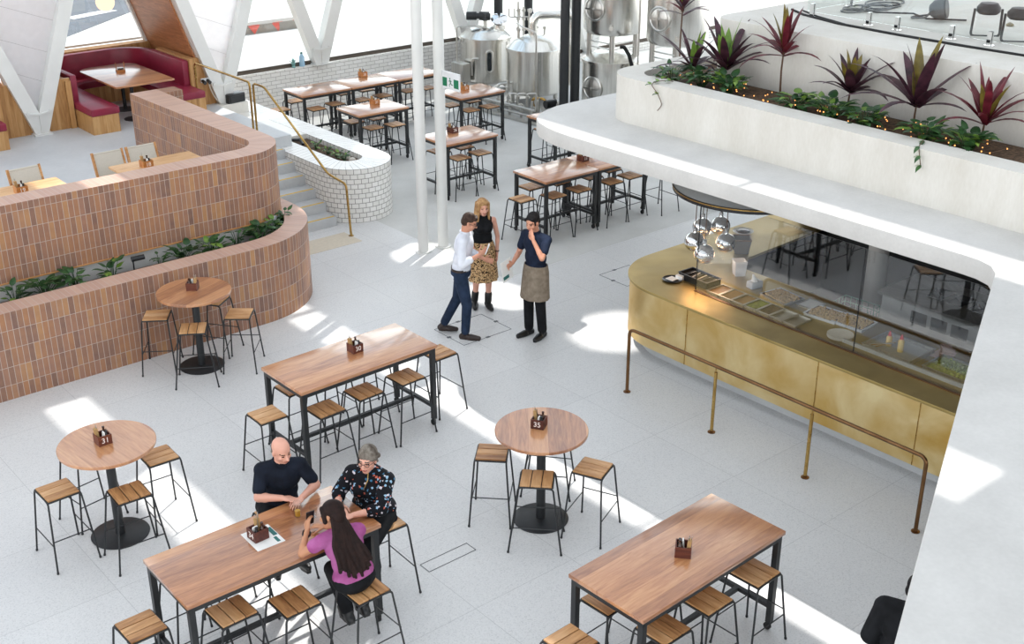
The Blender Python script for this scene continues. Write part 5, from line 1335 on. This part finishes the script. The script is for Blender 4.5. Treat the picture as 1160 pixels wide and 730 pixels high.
class Person:
    """joints J in local metres: +x forward, +y to the person's left, z up"""
    def __init__(s, loc, rotz, label, skin, J, k=1., fem=False, hair_mat='brow', voxel=.0065):
        s.loc, s.rz, s.J, s.k, s.fem = loc, rotz, {a: (V(b) if not a.startswith("hand") else b) for a, b in J.items()}, k, fem
        J = s.J; s.spine = (J['neck']-J['pelvis']).normalized(); s.lat = (J['shL']-J['shR']).normalized()
        s.hu = (J['crown']-J['head']).normalized(); hf = V(J['face']); s.hf = (hf-s.hu*hf.dot(s.hu)).normalized(); s.hl = s.hu.cross(s.hf)
        b = MB(); s.torso(b, 0); s.arms(b, 0); s.legs(b, 0); s.headp(b)
        me = bake(b, 'person', [skin, 'eye', 'lip', hair_mat, 'white_print'], voxel, 4)
        s.paint(me)
        s.o = link('person', me, None, loc, R(rotz)); tag(s.o, label, 'person')
    def H(s, f, l, u): return s.J['head']+s.hf*f+s.hl*l+s.hu*u
    def torso(s, b, g, hem=0., low=True):
        J, k = s.J, s.k; P, N = J['pelvis'], J['neck']; rot = frame(s.spine, s.lat); L = (N-P).length
        fw = rot @ V((1, 0, 0))
        if s.fem: dims = ((.02, .112, .165, .13), (.34, .095, .135, .15), (.68, .105, .15, .16))
        else: dims = ((.02, .112, .160, .13), (.34, .108, .152, .16), (.68, .115, .172, .17))
        for (t, dx, dy, dz) in dims:
            if g and t < .1: t, dz = .10, .10
            b.ell(lerp(P, N, t), (dx*k+g, dy*k+g, dz+g), rot, 18, 12)
        if s.fem:
            for sg in (-1, 1): b.ell(lerp(P, N, .66)+fw*.075*k+s.lat*sg*.062*k, (.06*k+g, .062*k+g, .065*k+g), rot, 12, 8)
        b.cone(lerp(P, N, .86), lerp(P, N, .98), .075*k+g, .052+g, 12)
        for a in ('shL', 'shR'): b.cone(lerp(P, N, .90), J[a] if low else lerp(lerp(P, N, .9), J[a], .62), .058*k+g, (.055 if not s.fem else .046)*k+g, 12)
        if hem: b.ell(P-s.spine*hem, (.118*k+g, .168*k+g, .09), rot, 18, 10)
    def arms(s, b, g, upto=2., hands=True, r=None):
        J = s.J; k = s.k*(.86 if s.fem else 1.)
        for a in 'LR':
            S, E, W = J['sh'+a], J['el'+a], J['wr'+a]
            if upto >= 1: b.cone(S, E, .050*k+g, .040*k+g*1.0, 12)
            else: b.cone(S, lerp(S, E, upto), .050*k+g*.8, (.050-.008*upto)*k+g*1.1, 12)
            if upto > 1:
                t = min(1., upto-1); b.cone(E, lerp(E, W, t), .041*k+g, (.041-.014*t)*k+g, 12)
                if not g: b.ell(lerp(E, W, .28), (.042*k, .042*k, .07), frame(W-E, s.lat), 10, 8)
            if hands and g == 0:
                h = J.get('hand'+a); hand(b, W, h[0] if h else (W-E), h[1] if h else V((0, -1 if a == 'L' else 1, 0)), h[2] if h else V((1, 0, 0)), h[3] if h else .5, .95 if s.fem else 1.02, thumb=.6)
    def legs(s, b, g, upto=2., feet=True, sag=1.):
        J, k = s.J, s.k
        for a in 'LR':
            Hh, K, A, T = J['hip'+a], J['kn'+a], J['an'+a], J['toe'+a]
            if upto >= 1: b.cone(Hh, K, .086*k+g, .056*k+g, 14)
            else: b.cone(Hh, lerp(Hh, K, upto), .086*k+g, .07*k+g, 14)
            if upto > 1:
                t = min(1., upto-1); b.cone(K, lerp(K, A, t), .055*k+g, (.055-.018*t)*k+g*1.3, 12)
                if not g: b.ell(lerp(K, A, .3)-J.get('calf', V((.015, 0, 0))), (.05*k, .05*k, .11), frame(A-K, s.lat), 12, 8)
            if feet and not g:
                d = (T-A); d.z = 0; d = d.normalized(); hl = A-d*.05; hl.z = A.z-.055
                b.cone(A, hl, .036, .034, 10); b.cone(hl, lerp(hl, T, .6), .035, .034, 10); b.cone(lerp(hl, T, .5)+d.cross(V((0, 0, 1)))*.012, T, .034, .024, 10); b.cone(lerp(hl, T, .5)-d.cross(V((0, 0, 1)))*.012, T, .034, .022, 10)
    def headp(s, b):
        J, H = s.J, s.H; rot = Matrix((s.hf, s.hl, s.hu)).transposed(); q = .95 if s.fem else 1.
        b.cone(J['neck'], H(-.02, 0, -.07), (.048 if s.fem else .058), (.046 if s.fem else .056), 12)
        b.ell(H(-.012, 0, .030), (.098*q, .076*q, .092*q), rot, 20, 14)
        b.ell(H(.022, 0, -.035), (.072*q, .062*q, .082*q), rot, 18, 12)
        b.ell(H(.052, 0, -.088), (.032, .034, .026), rot, 12, 8)
        b.ell(H(.066, 0, .022), (.024, .052, .014), rot, 12, 8)
        b.cone(H(.083, 0, .010), H(.112, 0, -.030), .0095, .0135, 10)
        for sg in (-1, 1):
            b.ell(H(.104, sg*.011, -.034), (.010, .009, .008), rot, 8, 6)
            b.ell(H(.075, sg*.032, .002), (.012, .014, .009), rot, 10, 8)
            b.ell(H(.055, sg*.046, -.03), (.026, .018, .022), rot, 10, 8)
            b.ell(H(-.008, sg*.078*q, -.012), (.019, .009, .031), rot, 10, 8)
        b.ell(H(.088, 0, -.060), (.010, .022, .006), rot, 10, 6); b.ell(H(.086, 0, -.069), (.010, .019, .006), rot, 10, 6)
    def paint(s, me):
        h = s.J['head']
        for p in me.polygons:
            c = V(p.center)-h
            if c.length > .16: continue
            f, l, u = c.dot(s.hf), c.dot(s.hl), c.dot(s.hu); al = abs(l)
            if f > .055:
                if abs(al-.032) < .016 and abs(u-.002) < .0065: p.material_index = 1 if abs(al-.032) < .011 else 0
                elif abs(al-.034) < .021 and abs(u-.0225) < .0055: p.material_index = 3
                elif al < .023 and abs(u+.0645) < .0085: p.material_index = 2
    def add(s, name, me): return link(name, me, s.o)
    def shirt(s, mat, sleeve, g=.013, hem=.06, name='shirt', smooth=5):
        b = MB(); s.torso(b, g, hem, sleeve > 0)
        if sleeve > 0: s.arms(b, g, sleeve, False)
        return s.add(name, bake(b, name, [mat], .008, smooth))
    def trousers(s, mat, g=.013, upto=1.93, name='trousers', over=-.006):
        b = MB(); J = s.J; rot = frame(s.spine, s.lat); b.ell(J['pelvis']-s.spine*.015, (.115*s.k+g+over, .165*s.k+g+over, .12), rot, 18, 12)
        s.legs(b, g, upto, False); return s.add(name, bake(b, name, [mat], .008, 4))
    def shoes(s, mat, boot=0., g=.008, sole=True):
        for a in 'LR':
            A, T, K = s.J['an'+a], s.J['toe'+a], s.J['kn'+a]; d = (T-A); d.z = 0; d = d.normalized(); hl = A-d*.05; hl.z = A.z-.055; sd = d.cross(V((0, 0, 1)))
            b = MB(); b.cone(A+V((0, 0, -.01)), hl, .036+g, .034+g, 12); b.cone(hl, lerp(hl, T, .6), .035+g, .034+g, 12)
            for sg in (-1, 1): b.cone(lerp(hl, T, .5)+sd*.012*sg, T, .034+g, .024+g, 12)
            z0 = hl.z-.038; 
            pts = [hl-d*.02+sd*.032, hl-d*.02-sd*.032, lerp(hl, T, .65)-sd*.046, T+d*.02-sd*.02, T+d*.02+sd*.02, lerp(hl, T, .65)+sd*.046]
            b.prism([(p.x, p.y) for p in pts], z0-.006, z0+.02)
            if boot: b.cone(A, lerp(A, K, boot), .045+g, .048+g, 12)
            s.add('boot' if boot else 'shoe', bake(b, 'shoe', [mat], .007, 2))
    def hair(s, mat, prims, name='hair', voxel=.006, smooth=2):
        b = MB(); rot = Matrix((s.hf, s.hl, s.hu)).transposed()
        for p in prims:
            if p[0] == 'e': b.ell(s.H(*p[1]), p[2], rot, 18, 12)
            else: b.cone(s.H(*p[1]), s.H(*p[2]), p[3], p[4], 9)
        return s.add(name, bake(b, name, [mat], voxel, smooth))
    def loft(s, name, mat, rings, th=.006, a0=0., a1=360., n=40, wav=0., nw=9):
        """cloth tube or panel: rings of (centre, rx, ry)"""
        b = MB(); full = abs(a1-a0) >= 359; outr = []
        for i, (c, rx, ry) in enumerate(rings):
            for sgn, store in ((1, 0), (-1, 1)):
                row = []
                for k in range(n+(0 if full else 1)):
                    a = R(a0+(a1-a0)*k/n); w = 1+wav*(i/max(1, len(rings)-1))*math.sin(a*nw)
                    row.append(b.bm.verts.new(V(c)+V(((rx*w+sgn*th/2)*math.cos(a), (ry*w+sgn*th/2)*math.sin(a), 0))))
                outr.append(row)
        O, I = outr[0::2], outr[1::2]; m = n if full else n
        for A in range(len(rings)-1):
            for k in range(m):
                k2 = (k+1) % len(O[0]); b.face([O[A][k], O[A][k2], O[A+1][k2], O[A+1][k]]); b.face([I[A][k2], I[A][k], I[A+1][k], I[A+1][k2]])
        for A in (0, len(rings)-1):
            for k in range(m):
                k2 = (k+1) % len(O[0]); b.face([O[A][k], O[A][k2], I[A][k2], I[A][k]])
        if not full:
            for A in range(len(rings)-1):
                for k in (0, n): b.face([O[A][k], O[A+1][k], I[A+1][k], I[A][k]])
        return b.build(name, mat, s.o, smooth=60)
    def collar(s, mat, g=.012):
        b = MB(); P, N = s.J['pelvis'], s.J['neck']; rot = frame(s.spine, s.lat); c = lerp(P, N, .985)
        for (r0, r1, dz) in ((.066, .070, .03),):
            ring = [c+rot @ V((r0*math.cos(2*PI*k/20)*1.0, r0*1.05*math.sin(2*PI*k/20), dz*(1-.9*max(0, math.cos(2*PI*k/20))**2)-.01)) for k in range(20)]
            b.tube(ring, .013, 6, closed=True)
        fw = rot @ V((1, 0, 0)); b.bar(c+fw*.072+s.spine*-.01, c+fw*.115-s.spine*.10, .03, .006, up=tuple(fw))
        return b.build('collar', mat, s.o)
    def glasses(s, mat='black_plastic'):
        b = MB(); H = s.H
        for sg in (-1, 1):
            c = H(.098, sg*.034, .0); b.tube([c+s.hl*.022*math.cos(2*PI*k/14)+s.hu*.017*math.sin(2*PI*k/14) for k in range(14)], .0028, 5, closed=True)
            b.tube([H(.096, sg*.056, .004), H(.04, sg*.078, .008), H(-.01, sg*.084, .006)], .0025, 5)
        b.tube([H(.100, -.013, .003), H(.105, 0, .006), H(.100, .013, .003)], .0025, 5)
        return b.build('glasses', mat, s.o)

# --- man in white shirt, walking pose, phone held up
J = dict(pelvis=(-.03, 0, .96), neck=(.035, 0, 1.50), head=(.095, .0, 1.645), crown=(.145, 0, 1.75), face=(.9, .12, -.42),
         shL=(.03, .185, 1.42), shR=(.025, -.185, 1.42), elL=(.03, .26, 1.15), elR=(.02, -.27, 1.14), wrL=(.26, .17, 1.07), wrR=(.24, -.16, 1.25),
         hipL=(-.03, .09, .93), hipR=(-.03, -.09, .93), knL=(-.1, .10, .52), knR=(.06, -.10, .50), anL=(-.30, .10, .12), anR=(.03, -.10, .085), toeL=(-.13, .12, .035), toeR=(.22, -.13, .03))
J['handR'] = (V((.75, .35, .5)), V((-.3, .9, .1)), V((.2, 0, .9)), .75); J['handL'] = (V((.9, -.25, -.1)), V((-.1, -.9, .2)), V((.3, 0, .9)), .6)
p = Person((9.2, 11.98, 0), -47, 'man in a white shirt and navy trousers, standing with a phone in hand', 'skin', J, 1.0, hair_mat='hair_brown')
p.shirt('shirt_white', 1.5, .016, .05); p.trousers('denim', .017, over=.006); p.shoes('shoe_brown'); p.glasses(); p.collar('shirt_white')
p.hair('hair_brown', [('e', (-.022, 0, .046), (.098, .081, .088)), ('e', (-.055, 0, .0), (.062, .078, .075)), ('c', (.055, -.03, .085), (.05, .04, .09), .028, .026)])
b = MB(); b.lathe([(.092+.0, -.0), (.175, -.0), (.175, .035), (.0, .035)], 32)
p.loft('belt', 'shoe_brown', [((-.032, 0, .985), .128, .176), ((-.032, 0, 1.02), .126, .174)], .006)
b.bm.free()
b = MB(); w = V(J['wrR'])+V((.1, .04, .07)); b.bar(w+V((-.02, 0, -.06)), w+V((.03, .0, .07)), .07, .012, up=(.9, .1, 0)); 
t = b.build('mobile_phone', 'white_plastic'); tag(t, 'white phone held up by the man in the white shirt', 'phone'); t.location = p.o.location; t.rotation_euler = p.o.rotation_euler
# --- woman in black top and leopard skirt
J = dict(pelvis=(0, 0, .93), neck=(0, 0, 1.40), head=(.035, 0, 1.54), crown=(.045, 0, 1.64), face=(.95, .1, -.2),
         shL=(0, .16, 1.33), shR=(0, -.16, 1.33), elL=(-.03, .225, 1.07), elR=(-.04, -.215, 1.08), wrL=(.04, .20, .86), wrR=(.15, -.15, .95),
         hipL=(0, .085, .89), hipR=(0, -.085, .89), knL=(.03, .08, .49), knR=(-.02, -.085, .49), anL=(.0, .075, .11), anR=(-.10, -.10, .11), toeL=(.15, .09, .03), toeR=(.05, -.13, .03))
J['handL'] = (V((.15, -.05, -.95)), V((0, -.95, 0)), V((.95, 0, .1)), .45)
p = Person((9.99, 12.55, 0), -115, 'woman in a black sleeveless top and leopard print skirt', 'skin_fair', J, .95, True, hair_mat='hair_blonde')
p.shirt('black_cloth', 0, .010, .0, 'top')
p.loft('skirt', 'leopard', [((0, 0, 1.03), .115, .145), ((0, 0, .93), .135, .178), ((0, 0, .7), .16, .195), ((0, 0, .46), .19, .215)], .006, wav=.05)
p.shoes('shoe_black', .28)
p.hair('hair_blonde', [('e', (-.02, 0, .045), (.098, .084, .088))]+[('c', (.04-.03*k, sg*(.066+.008*(k % 2)), .06), (.035-.035*k, sg*(.082+.006*k), -.19-.02*(k % 3)), .024, .016) for k in range(4) for sg in (-1, 1)]+[('c', (-.08, .03*q, .03), (-.085, .04*q, -.2), .03, .02) for q in (-1, 0, 1)])
b = MB(); w = V(J['wrL']); b.tube([w+V((.028*math.cos(a*.63), .028*math.sin(a*.63), .02)) for a in range(10)], .006, 6, closed=True); b.build('watch', 'black_plastic', p.o)
# --- waiter: navy tee, khaki apron, one hand to the face, menu in the other
J = dict(pelvis=(0, 0, .97), neck=(.02, 0, 1.51), head=(.075, 0, 1.655), crown=(.10, 0, 1.76), face=(.95, .05, -.22),
         shL=(.0, .19, 1.435), shR=(.01, -.18, 1.435), elL=(.17, .25, 1.24), elR=(.06, -.25, 1.17), wrL=(.185, .11, 1.46), wrR=(.28, -.17, 1.10),
         hipL=(0, .09, .94), hipR=(0, -.09, .94), knL=(.02, .10, .51), knR=(.04, -.09, .51), anL=(-.03, .10, .085), anR=(.02, -.10, .085), toeL=(.17, .14, .03), toeR=(.22, -.12, .03))
J['handL'] = (V((-.1, -.45, .8)), V((-.9, -.1, .0)), V((.1, -.7, -.5)), .9); J['handR'] = (V((.9, .1, -.2)), V((0, .9, .1)), V((.2, 0, .9)), .8)
p = Person((9.95, 11.36, 0), -172, 'waiter in a navy tee and khaki apron with a hand at the face', 'skin', J, .96, hair_mat='hair_black')
p.shirt('navy_tee', .62, .016, .03, 'tee_shirt'); p.trousers('black_cloth', .022); p.shoes('shoe_black', .06)
p.loft('apron', 'apron', [((0, 0, 1.05), .13, .172), ((0, 0, .95), .145, .19), ((.01, 0, .8), .155, .2), ((.02, 0, .58), .17, .215)], .007, -150, 150, wav=.02)
b = MB(); b.cyl((-.13, -.05, 1.0), (-.17, -.1, .93), .008, seg=6); b.cyl((-.13, -.05, 1.0), (-.18, -.02, .92), .008, seg=6); b.build('apron_tie', 'black_cloth', p.o)
p.hair('hair_black', [('e', (-.024, 0, .05), (.101, .085, .092)), ('e', (-.055, 0, .005), (.064, .082, .07)), ('c', (.062, -.04, .078), (.05, .055, .07), .018, .02), ('c', (.03, .074, .04), (.04, .074, -.01), .012, .010), ('c', (.03, -.07, .04), (.05, -.066, .055), .022, .02)])
b = MB(); w = V(J['wrR'])+V((.12, .0, -.02)); b.box(-.10, .10, -.003, .003, -.2, .1, Matrix.Translation(w) @ Matrix.Rotation(R(12), 4, 'Y'))
t = b.build('menu_board', 'paper', smooth=0); tag(t, 'pale menu board held by the waiter', 'menu'); t.location = p.o.location; t.rotation_euler = p.o.rotation_euler
b = MB(); b.box(-.02, .09, -.0045, -.0032, -.17, -.12, Matrix.Translation(w) @ Matrix.Rotation(R(12), 4, 'Y')); b.box(-.02, .09, .0032, .0045, -.17, -.12, Matrix.Translation(w) @ Matrix.Rotation(R(12), 4, 'Y')); b.build('printed_block', 'teal_print', t, smooth=0)
# --- seated group on stools (seat top .744)
# bald man, far side of the table
J = dict(pelvis=(.0, .02, .84), neck=(.17, .035, 1.36), head=(.215, .04, 1.495), crown=(.245, .04, 1.60), face=(.85, .25, -.42),
         shL=(.19, .205, 1.295), shR=(.13, -.135, 1.295), elL=(.27, .315, 1.10), elR=(.26, -.215, 1.10), wrL=(.44, .13, 1.105), wrR=(.37, -.03, 1.105),
         hipL=(0, .09, .83), hipR=(0, -.09, .83), knL=(.40, .13, .76), knR=(.38, -.13, .76), anL=(.27, .12, .385), anR=(.25, -.12, .385), toeL=(.43, .14, .34), toeR=(.41, -.14, .34))
J['handL'] = (V((.7, -.7, -.05)), V((0, 0, -1)), V((-.5, -.6, 0)), .45); J['handR'] = (V((.55, .8, -.05)), V((0, 0, -1)), V((-.6, .5, 0)), .4)
p = Person((4.48, 8.74, 0), -104, 'bald man in a navy polo shirt leaning on the table', 'skin_fair', J, 1.08)
p.shirt('navy_polo', .72, .014, .05, 'polo_shirt'); p.collar('navy_polo'); p.trousers('black_cloth', .014); p.shoes('shoe_black')
p.hair('hair_grey', [('e', (-.066, .0, -.012), (.035, .066, .03)), ('c', (-.02, .073, .0), (-.05, .066, -.02), .012, .014), ('c', (-.02, -.073, .0), (-.05, -.066, -.02), .012, .014)], 'hair_fringe')
# woman in floral blouse at the right end
J = dict(pelvis=(-.03, -.02, .86), neck=(.075, .01, 1.34), head=(.13, .02, 1.475), crown=(.135, .02, 1.58), face=(.92, .05, -.35),
         shL=(.085, .175, 1.275), shR=(.085, -.165, 1.275), elL=(.30, .215, 1.105), elR=(.20, -.25, 1.12), wrL=(.47, .03, 1.105), wrR=(.40, -.15, 1.13),
         hipL=(0, .09, .84), hipR=(0, -.09, .84), knL=(.33, .09, .70), knR=(.34, -.13, .70), anL=(.22, .08, .385), anR=(.24, -.13, .385), toeL=(.36, .10, .34), toeR=(.38, -.13, .34))
J['handL'] = (V((.8, -.6, -.05)), V((0, 0, -1)), V((-.5, -.6, 0)), .4); J['handR'] = (V((.6, .7, -.05)), V((0, 0, -1)), V((-.6, .5, 0)), .4)
p = Person((5.09, 8.01, 0), -150, 'woman with glasses and grey hair in a black floral blouse', 'skin_fair', J, 1.16, True, hair_mat='hair_grey')
p.shirt('floral', 1.35, .026, .14, 'blouse', 4); p.trousers('black_cloth', .016); p.shoes('shoe_black'); p.glasses('shoe_brown')
p.hair('hair_grey', [('e', (-.022, 0, .045), (.102, .084, .09)), ('e', (-.09, 0, .03), (.05, .055, .05)), ('e', (-.06, 0, .0), (.055, .078, .06)), ('c', (.03, -.05, .088), (-.06, -.075, .02), .020, .026), ('c', (.03, .05, .088), (-.06, .075, .02), .020, .026), ('c', (.01, -.074, .03), (-.03, -.078, -.02), .012, .014), ('c', (.01, .074, .03), (-.03, .078, -.02), .012, .014), ('c', (-.1, -.03, .05), (-.1, .03, .01), .03, .03)])
b = MB(); b.tube([p.H(.0, .06*sg*0, -.1)+V((.02*0, 0, 0)) for sg in (0,)]+[lerp(J['neck'], J['pelvis'], .1)+V((.12, .03, 0)), lerp(J['neck'], J['pelvis'], .3)+V((.16, 0, 0))], .004, 5); b.build('necklace', 'brass_rail', p.o)
b = MB(); w = lerp(J['wrR'], J['elR'], .12); b.tube([w+V((.03*math.cos(a*.63)*.3, .03*math.cos(a*.63), .03*math.sin(a*.63))) for a in range(10)], .004, 6, closed=True); b.build('bracelet', 'brass_rail', p.o)
# woman in pink, back to the camera, phone in hand
J = dict(pelvis=(.02, .06, .85), neck=(.16, .11, 1.275), head=(.205, .145, 1.395), crown=(.25, .135, 1.495), face=(.8, .6, -.25),
         shL=(.165, .275, 1.205), shR=(.13, -.055, 1.215), elL=(.245, .42, 1.095), elR=(.34, -.1, 1.10), wrL=(.365, .305, 1.215), wrR=(.48, .08, 1.105),
         hipL=(.03, .15, .84), hipR=(.03, -.03, .84), knL=(.38, .1, .74), knR=(.38, -.12, .74), anL=(.20, .06, .385), anR=(.22, -.1, .385), toeL=(.35, .06, .34), toeR=(.37, -.1, .34))
J['handL'] = (V((.35, -.3, .75)), V((.1, -.9, -.3)), V((.9, 0, -.2)), .8); J['handR'] = (V((.7, .6, -.05)), V((0, 0, -1)), V((-.5, .5, 0)), .4)
p = Person((4.45, 7.26, 0), 84, 'woman in a magenta top with long dark hair, back to the camera', 'skin_tan', J, 1.0, True, hair_mat='hair_dark')
p.shirt('pink', .36, .02, 0, 'top'); p.trousers('black_cloth', .018); p.shoes('shoe_black', .3)
r_ = random.Random(3)
hp = [('e', (-.02, 0, .044), (.102, .086, .09)), ('e', (-.06, 0, -.01), (.06, .08, .08)), ('c', (.05, .055, .07), (.02, .082, -.04), .022, .02), ('c', (.05, -.055, .07), (.02, -.082, -.04), .022, .02)]
p.hair('hair_dark', hp)
b = MB()
for k in range(26):
    f = k/25-.5; top = p.H(-.075+.06*abs(f), f*.15, -.02+.03*r_.random()); base = p.J['neck']*1.0
    L = .36+.1*r_.random()-.25*abs(f)
    end = V((-.075-.02*r_.random(), .09+f*.30+r_.uniform(-.03, .03), 1.33-L)); mid = V((.015, .125+f*.22+r_.uniform(-.015, .015), 1.22))
    pts = [top, lerp(top, mid, .5)+V((-.03, 0, 0)), mid, lerp(mid, end, .5)+V((-.018, r_.uniform(-.015, .015), 0)), end]
    sm = [V(q) for q in pts]
    b.tube(rounded(sm, .06, 4), .019-.004*r_.random(), 7)
me = bake(b, 'long_hair', ['hair_dark'], .0065, 2); p.add('long_hair', me)
b = MB(); b.bar(p.H(-.03, -.078, .03), p.H(-.07, -.07, .02), .012, .008); b.build('hair_clip', 'chrome', p.o)
b = MB()
for q in (.1, .16): 
    w = lerp(J['wrL'], J['elL'], q); b.tube([w+V((.032*math.cos(a*.63), .032*math.sin(a*.63), .012*math.cos(a*.63))) for a in range(10)], .007, 6, closed=True)
b.build('bracelet', 'shoe_brown', p.o)
b = MB(); w = V(J['wrL'])+V((.05, -.055, .08)); b.box(-.004, .004, -.036, .036, -.07, .07, Matrix.Translation(w) @ Matrix.Rotation(R(-12), 4, 'Y'))
t = b.build('mobile_phone', 'black_plastic', smooth=0); tag(t, 'black phone in the hand of the woman in magenta', 'phone'); t.location = p.o.location; t.rotation_euler = p.o.rotation_euler
# person mostly hidden under the canopy edge at bottom right
J = dict(pelvis=(0, 0, .93), neck=(.05, 0, 1.46), head=(.10, 0, 1.60), crown=(.12, 0, 1.70), face=(.95, 0, -.3),
         shL=(.03, .2, 1.39), shR=(.03, -.2, 1.39), elL=(.0, .27, 1.12), elR=(.0, -.27, 1.12), wrL=(.18, .2, 1.02), wrR=(.18, -.2, 1.02),
         hipL=(0, .09, .9), hipR=(0, -.09, .9), knL=(.03, .10, .5), knR=(.0, -.10, .5), anL=(-.02, .10, .085), anR=(-.02, -.10, .085), toeL=(.17, .13, .03), toeR=(.17, -.13, .03))
p = Person((6.80, 3.62, 0), 10, 'person in a dark jacket mostly hidden by the canopy at bottom right', 'skin', J, 1.05)
p.shirt('black_cloth', 1.9, .03, .1, 'jacket'); p.trousers('black_cloth', .015); p.shoes('shoe_black')
p.hair('hair_black', [('e', (-.02, 0, .046), (.1, .084, .09)), ('e', (-.055, 0, .0), (.062, .08, .07))])
# ------------------------------------------------------------------ camera, sun, sky
cam = bpy.data.cameras.new('camera'); cam.sensor_width = 36; cam.lens = 36*1374.1/1160; cam.clip_end = 400
co = bpy.data.objects.new('camera', cam); C.objects.link(co)
co.location = (0, 0, 6.9595)
co.rotation_euler = (R(90-24.121), 0, R(-40)); co.rotation_mode = 'XYZ'
bpy.context.scene.camera = co
az, el = R(27), R(46.8)
sd = V((-math.cos(az)*math.cos(el), -math.sin(az)*math.cos(el), -math.sin(el)))
L = bpy.data.lights.new('sun', 'SUN'); L.energy = 6.0; L.angle = R(.6); L.color = (1, .975, .94)
so = bpy.data.objects.new('sun', L); C.objects.link(so); so.rotation_euler = sd.to_track_quat('-Z', 'Y').to_euler(); so.location = (20, 10, 20)
L = bpy.data.lights.new('sun_patch_spot', 'SPOT'); L.energy = 6500; L.spot_size = R(8); L.spot_blend = .25; L.shadow_soft_size = .12; L.color = (1, .97, .93)  # added spot without a fixture, makes the sun patch beside the brass counter
lo = bpy.data.objects.new('sun_patch_spot', L); C.objects.link(lo); lo.location = (6.4, 11.0, 8.75)
lo.rotation_euler = (V((10.92, 10.72, 0))-V(lo.location)).to_track_quat('-Z', 'Y').to_euler()
w = bpy.data.worlds.new('sky'); bpy.context.scene.world = w; w.use_nodes = True
nt = w.node_tree; nt.nodes.clear()
o = nt.nodes.new('ShaderNodeOutputWorld'); bg = nt.nodes.new('ShaderNodeBackground')
tc = nt.nodes.new('ShaderNodeTexCoord'); sp = nt.nodes.new('ShaderNodeSeparateXYZ'); nt.links.new(tc.outputs['Generated'], sp.inputs[0])
cr = ramp(nt, sp.outputs[2], [(.0, (.95, .95, .94)), (.3, (.62, .68, .74)), (.6, (.32, .38, .46)), (1, (.22, .3, .4))])
nt.links.new(cr, bg.inputs[0]); bg.inputs[1].default_value = 3.6; nt.links.new(bg.outputs[0], o.inputs[0])
sc = bpy.context.scene
sc.view_settings.view_transform = 'Standard'; sc.view_settings.look = 'None'; sc.view_settings.gamma = 1; sc.view_settings.use_curve_mapping = False
sc.view_settings.exposure = -0.22
sc.cycles.use_denoising = True; sc.cycles.max_bounces = 8; sc.cycles.transparent_max_bounces = 12; sc.cycles.glossy_bounces = 4; sc.cycles.diffuse_bounces = 4
sc.cycles.caustics_reflective = False; sc.cycles.caustics_refractive = False; sc.cycles.sample_clamp_indirect = 8
